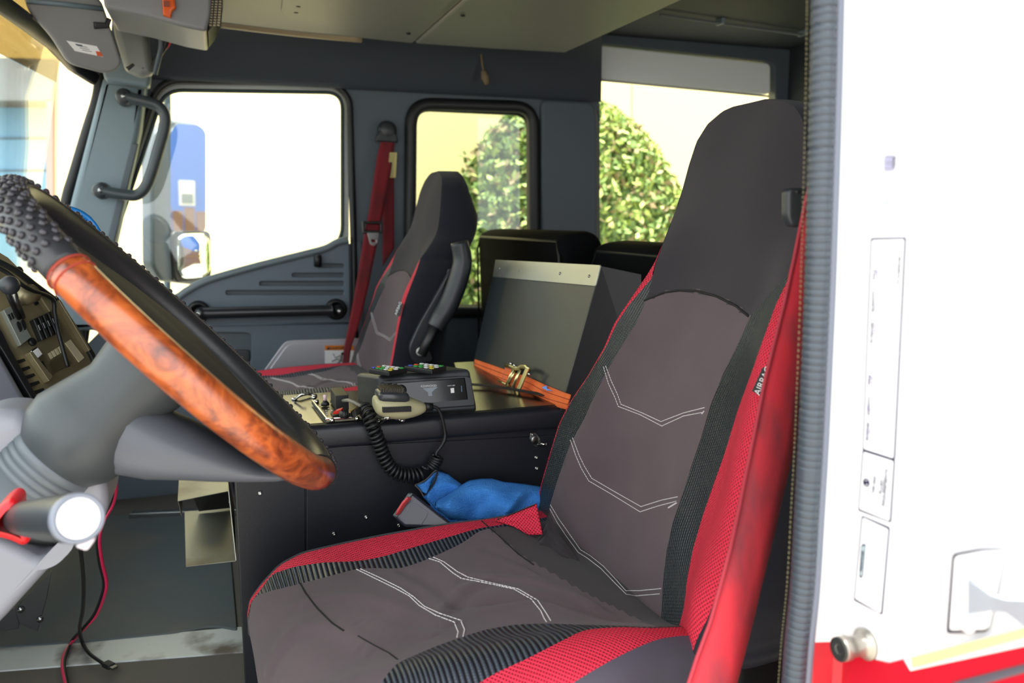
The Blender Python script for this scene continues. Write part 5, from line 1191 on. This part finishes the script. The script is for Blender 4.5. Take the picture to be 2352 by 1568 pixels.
# ================================================================== FLOOR LEVEL ITEMS
pdl = thing('pedal_bracket', 'black folded metal pedal bracket on the footwell mat', 'bracket', (-.38, 1.7, 0))
plate('side_plate', PY(1.72), [(34, 1398), (118, 1312), (108, 1370), (86, 1450), (44, 1432)], mat('scuffed_black', (34, 38, 40), .4, bump=(60, .3)), pdl, th=.006, bev=.001)
plate('end_plate', PY(1.73), [(-80, 1480), (-80, 1380), (34, 1398), (44, 1432), (42, 1444), (-20, 1452)], mat('scuffed_black', ()), pdl, th=.006, bev=.001)
for x, y in ((92, 1422), (47, 1400)): G().lathe(PY(1.715).h(x, y), (0, -1, 0), [(.006, -.002), (.006, .002), (0, .003)], 10).mk('bolt', M_steel, pdl, smooth=True)
def floorpath(L):
    out = []
    for x, y, Y in L:
        p = PY(Y).h(x, y) if Y else PZ(.014).h(x, y); out.append(tuple(p))
    return cr_(out, 8)
us = thing('usb_cable', 'black USB cable hanging to the footwell with its plug on the metal strip', 'cable', PZ(.014).h(240, 1525))
P = floorpath([(182, 1240, 1.45), (186, 1275, 1.5), (192, 1340, 1.6), (190, 1400, 1.7), (183, 1440, 1.78), (188, 1472, None), (205, 1500, None), (238, 1524, None)])
G().tube(P, .0036, 8).mk('lead', M_rub, us, smooth=True)
a, b = PZ(.016).h(240, 1522), PZ(.016).h(264, 1534); d_ = (b-a).normalized(); sd_ = d_.cross(V((0, 0, 1)))
G().obox(a+d_*.014, d_, sd_, (0, 0, 1), .024, .016, .010).mk('plug_body', M_rub, us, bev=.002)
G().obox(a+d_*.031, d_, sd_, (0, 0, 1), .012, .012, .005).mk('plug_tip', M_steel, us, bev=.0005)
def wire(dx, name, m, lb):
    P = floorpath([(258+dx, 1046, 1.62), (264+dx, 1085, 1.65), (266+dx, 1125, 1.68), (258+dx, 1160, 1.7), (236+dx, 1200, 1.7), (228+dx, 1240, 1.7), (234+dx, 1290, 1.72), (244+dx, 1335, 1.74), (240+dx, 1365, 1.75), (222+dx, 1410, 1.78), (196+dx*.5, 1440, 1.8), (170+dx*.5, 1468, None), (150-dx*.5, 1498, None), (144-dx*.5, 1530, None), (154-dx*.5, 1580, None)])
    return info(G().tube(P, .0038, 8).mk(name, m, smooth=True), lb, 'wire')
wire(0, 'pink_wire', mat('pink_red_wire', (206, 40, 84), .4), 'pinkish red wire hanging from the column down over the metal strip')
wire(-5, 'black_wire', M_rub, 'black wire running alongside the pinkish red wire to the floor')
# front firewall and lower far side
st(G().box((-1.0, .62, 0), (-.80, 2.9, .7)).mk('wall_front', M_head))
# ================================================================== DRIVER SIDE DOOR FRAME
JX = .555
zr = .492
wd = st(thing('wall_driver', 'white painted door frame with a red lower band', 'door frame', (.6, .6, 0)))
def post(z0, z1, m, nm):
    q = [(.512, .622), (.512, .640), (.60, .64), (1.6, .64), (1.6, .36), (.560, .36), (JX, .365), (JX, .606), (.549, .6125), (.518, .618)]
    return G().rings([[V((x+(.012*(1.09-z)/.6 if x < .53 else 0), y, z)) for x, y in q] for z in (z0, z1)]).mk(nm, m, wd)
post(zr, 1.75, M_white, 'upper_frame'); post(-.3, zr, M_red, 'lower_frame')
JP = PX(JX)
# seam line between the two faces
G().tube([V((JX-.0006, .6075, zr)), V((JX-.0006, .6075, 1.7))], .0008, 5).mk('frame_seam', mat('seam_grey', (150, 148, 152), .5), wd)
# rear quarter beyond: grab bracket, reflective strip, red band below
plate('red_band', Pl((JX-.002, .5, .5), (-1, 0, 0)), [(2085, 1534), (2360, 1468), (2440, 1450), (2440, 1700), (2000, 1700), (1940, 1560), (1960, 1505), (2040, 1522), (2072, 1514)], M_red, wd, th=.003, bev=.0008)
plate('dark_trim', Pl((JX-.004, .5, .5), (-1, 0, 0)), [(2180, 1568), (2352, 1524), (2440, 1500), (2440, 1520), (2230, 1580)], mat('bumper_grey', (90, 86, 96), .4), wd, th=.006, bev=.002)
plate('white_ledge', Pl((JX-.004, .5, .5), (-1, 0, 0)), [(2075, 1515), (2352, 1435), (2440, 1410), (2440, 1460), (2352, 1484), (2090, 1541)], M_white, wd, th=.004, bev=.001)
rf = thing('reflective_strip', 'pale yellow reflective strip along the foot of the white door frame', 'reflective strip', JP.h(2200, 1490))
plate('strip', Pl((JX-.009, .5, .5), (-1, 0, 0)), [(2092, 1510), (2352, 1442), (2440, 1420), (2440, 1440), (2352, 1464), (2094, 1534)], mat('reflector_cream', (232, 220, 150), .4), rf, th=.002, bev=.0004)
# ribbed seal
se = thing('door_seal', 'ribbed grey rubber seal running down the edge of the white door frame', 'door seal', on(1, .63, 1880, 600))
SPx = [(1895, -60), (1893, 0), (1890, 160), (1886, 330), (1881, 500), (1876, 660), (1868, 860), (1861, 1020), (1852, 1180), (1842, 1350), (1829, 1480), (1820, 1600)]
path = cr_([tuple(PY(.606).h(x, y)) for x, y in SPx], 60)
L = [0]
for a, b in zip(path, path[1:]): L.append(L[-1]+(b-a).length)
pitch = .0068
def rr(t):
    s = L[min(int(t*(len(L)-1)+.5), len(L)-1)]; f = (s/pitch) % 1
    return .0118-(.0013 if f < .16 else 0)
g = G(); g.tube(path, rr, 16, flat=.9); g.mk('ribbed_tube', M_seal, se, smooth=True)
g = G(); ed = [p+V((-.0125, .006, 0)) for p in path]
dashes(g, ed[::2], .0005, .003, .0036); g.mk('edge_cord', mat('seal_yellow', (120, 112, 80), .6), se)
g = G(); G().tube([p+V((.0115, -.004, 0)) for p in path[::6]], .005, 8).mk('smooth_lip', mat('lip_grey', (104, 110, 124), .4), se, smooth=True)
# labels on the frame
def label(nm, lb, quad, cat='label'):
    t = thing(nm, lb, cat, JP.h(*quad[0])); pl = Pl((JX-.0004, .5, .5), (-1, 0, 0))
    c = pl; ins = []
    plate('border', Pl((JX-.0006, .5, .5), (-1, 0, 0)), quad, M_pr, t, th=.0006, bev=.0001, r=.002)
    cx = sum(p[0] for p in quad)/4; cy = sum(p[1] for p in quad)/4
    q2 = []
    for x, y in quad: q2.append((x+(2.2 if x < cx else -3.4), y+(3.5 if y < cy else -3.5)))
    f = plate('field', Pl((JX-.0010, .5, .5), (-1, 0, 0)), q2, mat('label_white', (240, 240, 242), .35), t, th=.0005, bev=.0001, r=.002)
    return t, f
TP = Pl((JX-.0014, .5, .5), (-1, 0, 0))
def vtext(s, x, y, x2, y2, size, par_, sx=1):
    a = TP.p2(x, y); b = TP.p2(x2, y2); an = math.atan2(b[1]-a[1], b[0]-a[0]); text('lettering', s, TP, (x, y), size, M_pr, par_, ang=an, th=.0001, off=.0002, sx=sx)
t1, f1 = label('weight_rating_label', 'tall white weight rating label with dark border on the door frame', [(2000, 547), (2080, 545), (2055, 1056), (1981, 1034)])
for s, x, y, y2, sz in (('IN INCHES', 2003, 790, 738, .0050), ('QUANTITY', 2006, 715, 670, .0048), ('TITLE', 2009, 645, 617, .0048), ('P/N 24-00878/9-000', 2065, 640, 602, .0036), ('IN INCHES', 1993, 1012, 970, .0046), ('QUANTITY', 1996, 955, 910, .0044), ('TITLE', 1998, 885, 860, .0044)):
    vtext(s, x, (y+y2)/2, x+3, (y+y2)/2-50, sz, f1, .8)
g = G(); rq = random.Random(4)
for x, spans in ((2016, ((600, 655), (690, 705), (740, 790))), (2024, ((608, 655), (695, 702), (742, 785))), (2032, ((608, 655), (690, 708), (740, 790))), (2048, ((622, 640), (695, 700), (738, 798))), (2056, ((618, 645), (690, 710), (745, 790))), (2005, ((860, 885), (930, 940), (985, 1010))), (2013, ((865, 890), (940, 944), (985, 1018))), (2021, ((862, 890), (925, 945), (990, 1020)))):
    for a_, b_ in spans:
        y = a_
        while y < b_:
            h_ = rq.uniform(1.5, 5); g.obox(TP.h(x-.035*(y-600), y+h_/2), (1, 0, 0), (0, 1, 0), (0, 0, 1), .0003, .0014, h_*.00034); y += h_+rq.uniform(1.5, 4)
g.mk('worn_print', mat('faint_violet_print', (150, 130, 190), .6), f1)
t2, f2 = label('fluid_label', 'small white FLUID REQUIREMENTS label with a round emblem under the tall label', [(1981, 1033), (2055, 1055), (2046, 1200), (1971, 1172)])
vtext('M91442', 2008, 1113, 2011, 1080, .0050, f2); vtext('FLUID', 2024, 1118, 2027, 1090, .0052, f2); vtext('REQUIREMENTS', 2033, 1120, 2037, 1080, .0052, f2, .95)
G().lathe(TP.h(1990, 1108), (-1, 0, 0), [(.0038, 0), (.0038, .0004), (.0026, .0004), (.0026, 0)], 20, cap=False).mk('round_emblem', M_pr, f2)
plate('emblem_bar', TP, [(1984, 1104), (1996, 1106), (1996, 1110), (1984, 1112)], M_pr, f2, th=.0003, bev=.00005)
t3, f3 = label('maker_label', 'white label with a long oval maker badge just above the striker bolt', [(1979, 1184), (2043, 1211), (2026, 1412), (1961, 1378)])
plate('oval_badge', Pl((JX-.0013, .5, .5), (-1, 0, 0)), [(1983, 1248), (1988, 1250), (1982, 1322), (1978, 1328), (1973, 1324), (1978, 1252)], M_pr, f3, th=.0003, bev=.00005, r=.0015)
plate('badge_field', Pl((JX-.0015, .5, .5), (-1, 0, 0)), [(1983.4, 1252), (1986.6, 1254), (1981, 1320), (1978, 1324), (1974.8, 1321), (1979, 1255)], mat('badge_pale', (168, 184, 188), .4), f3, th=.0002, bev=.00003, r=.001)
a = TP.p2(1977, 1318); b = TP.p2(1984, 1256); an = math.atan2(b[1]-a[1], b[0]-a[0]); text('badge_lettering', 'FREIGHTLINER', TP, (1980.5, 1288), .0040, M_pr, f3, ang=an, th=.0001, off=.0004, sx=.8)
g = G()
for x, a_, b_ in ((1996, 1225, 1360), (2004, 1265, 1330), (2011, 1268, 1335), (2020, 1225, 1390)):
    y = a_
    while y < b_:
        h_ = rq.uniform(1.5, 4); g.obox(TP.h(x-.06*(y-1300), y+h_/2), (1, 0, 0), (0, 1, 0), (0, 0, 1), .0003, .0012, h_*.00034); y += h_+rq.uniform(2, 5)
g.mk('worn_print', mat('faint_violet_print', ()), f3)
bc = thing('barcode_sticker', 'faint barcode sticker high on the white door frame', 'sticker', JP.h(2042, 375))
g = G()
for i, k in enumerate((2, 1, 2, 3, 1, 2, 1, 3, 2, 1, 2)):
    y = 358+i*3.3; g.obox(TP.h(2041, y), (1, 0, 0), (0, 1, 0), (0, 0, 1), .0006, .0105, .0005*k)
g.mk('bars', mat('faint_print', (170, 168, 196), .6), bc); vtext('10596', 2054, 374, 2055, 350, .0046, bc)
plate('blue_mark', TP, [(2036, 464), (2041, 464), (2040, 470), (2036, 471)], mat('pale_blue', (150, 190, 240), .5), bc, th=.0003, bev=.00005)
# striker bolt
sb = thing('striker_bolt', 'round steel door striker bolt at the foot of the white frame', 'bolt', JP.h(1975, 1480))
c = V((JX, JP.h(1990, 1478).y, JP.h(1990, 1478).z)); axs = V((-1, .0, .0))
G().lathe(c, axs, [(.0150, 0), (.0150, .0025), (.0120, .004), (.0095, .006), (.0095, .022), (.0115, .0225), (.0115, .030), (.0105, .0315), (.0045, .0315), (.004, .028), (0, .028)], 28).mk('pin', mat('striker_metal', (176, 170, 160), .35, .8), sb, smooth=True)
G().lathe(c+axs*.0316, axs, [(.0112, -.001), (.0112, .0008), (.0085, .0010), (.006, .0), (.0, -.0005)], 24).mk('dark_ring', mat('striker_dark', (60, 62, 60), .4, .5), sb, smooth=True)
# door hold bracket at right
br = thing('door_check_bracket', 'white bolted door check bracket with a curved steel arm at the right edge', 'bracket', JP.h(2200, 1360))
BP = Pl((JX-.001, .5, .5), (-1, 0, 0)); BP1 = Pl((JX-.004, .5, .5), (-1, 0, 0)); BP2 = Pl((JX-.009, .5, .5), (-1, 0, 0))
plate('backing_gasket', BP1, [(2186, 1272), (2243, 1262), (2300, 1262), (2262, 1452), (2172, 1455)], mat('gasket_grey', (80, 74, 84), .5), br, th=.004, bev=.0008, r=.004)
plate('base_plate', BP2, [(2190, 1277), (2247, 1266), (2300, 1264), (2262, 1446), (2178, 1448)], M_white, br, th=.005, bev=.0016, r=.004)
for x, y in ((2232, 1297), (2222, 1432)): G().lathe(BP.h(x, y, .008), BP.n, [(.0075, -.001), (.0075, .001), (.0055, .004), (.003, .005), (0, .0045)], 18).mk('bolt', mat('white_bolt', (226, 222, 224), .3), br, smooth=True)
rs = []
for x, yt, yb, off in ((2222, 1330, 1412, .010), (2245, 1345, 1408, .013), (2275, 1366, 1404, .022), (2310, 1376, 1408, .030), (2352, 1377, 1440, .036), (2400, 1370, 1480, .040)):
    a, b = BP.h(x, yt, off), BP.h(x, yb, off); rs.append([a, b, b+BP.n*-.004, a+BP.n*-.004])
G().rings(rs).mk('curved_arm', mat('arm_steel', (196, 204, 214), .35, .3), br, bev=.001)
# ================================================================== DRIVER SEAT BELT
dbt = thing('driver_seat_belt', 'faded red seat belt running down beside the driver seat with a black sliding guide', 'seat belt', on(1, .75, 1700, 1200))
LE = [(1864, 380), (1857, 430), (1846, 480), (1838, 520), (1822, 600), (1800, 700), (1777, 790), (1757, 870), (1745, 930), (1731, 1000), (1714, 1080), (1700, 1150), (1676, 1260), (1655, 1340), (1630, 1430), (1600, 1510), (1574, 1590)]
RE = [(1872, 380), (1872, 430), (1872, 480), (1870, 520), (1868, 600), (1864, 700), (1858, 800), (1852, 870), (1841, 930), (1828, 1000), (1810, 1080), (1793, 1150), (1768, 1260), (1748, 1340), (1727, 1430), (1706, 1510), (1684, 1590)]
BPF = lambda x, y, t, k: PY(.735-.06*t).h(x, y, .006*sin(k*pi))
ribbon('webbing', BPF, LE, RE, M_belt, dbt, th=.0016, n=90)
vs = ribbon('edge', BPF, LE, [(a[0]+2, a[1]) for a in LE], mat('frayed_pink', (150, 40, 54), .9), dbt, th=.0017, n=90)
PG2 = PY(.765)
plate('sliding_guide', PG2, [(1818, 432), (1875, 430), (1880, 510), (1846, 516), (1838, 523), (1822, 521), (1812, 500), (1812, 440)], M_black, dbt, th=.016, bev=.005, r=.008, seg=3)
plate('guide_slot', PY(.7485), [(1830, 437), (1870, 436), (1870, 445), (1832, 446)], M_rub, dbt, th=.003, bev=.001, r=.002)
# worn printed text block
rg = random.Random(9); g = G(); g2 = G()
for i in range(24):
    f = i/23; y = 1216+i*6.9; xl = interp([(1210, 1700), (1385, 1648)], y)+3; xr = xl+58
    x = xl+rg.uniform(0, 12)
    while x < xr-rg.uniform(0, 18):
        w_ = rg.uniform(1.5, 4)
        if rg.random() < .72: g.obox(PY(.6955-.0*f).h(x+w_/2, y-.06*(x-xl)), (1, 0, -.1), (0, 1, 0), (0, 0, 1), w_*.00036, .0002, .0011)
        x += w_+rg.uniform(.8, 2.2)
pr_o = g.mk('printed_text', mat('worn_print', (206, 170, 160), .8), dbt)
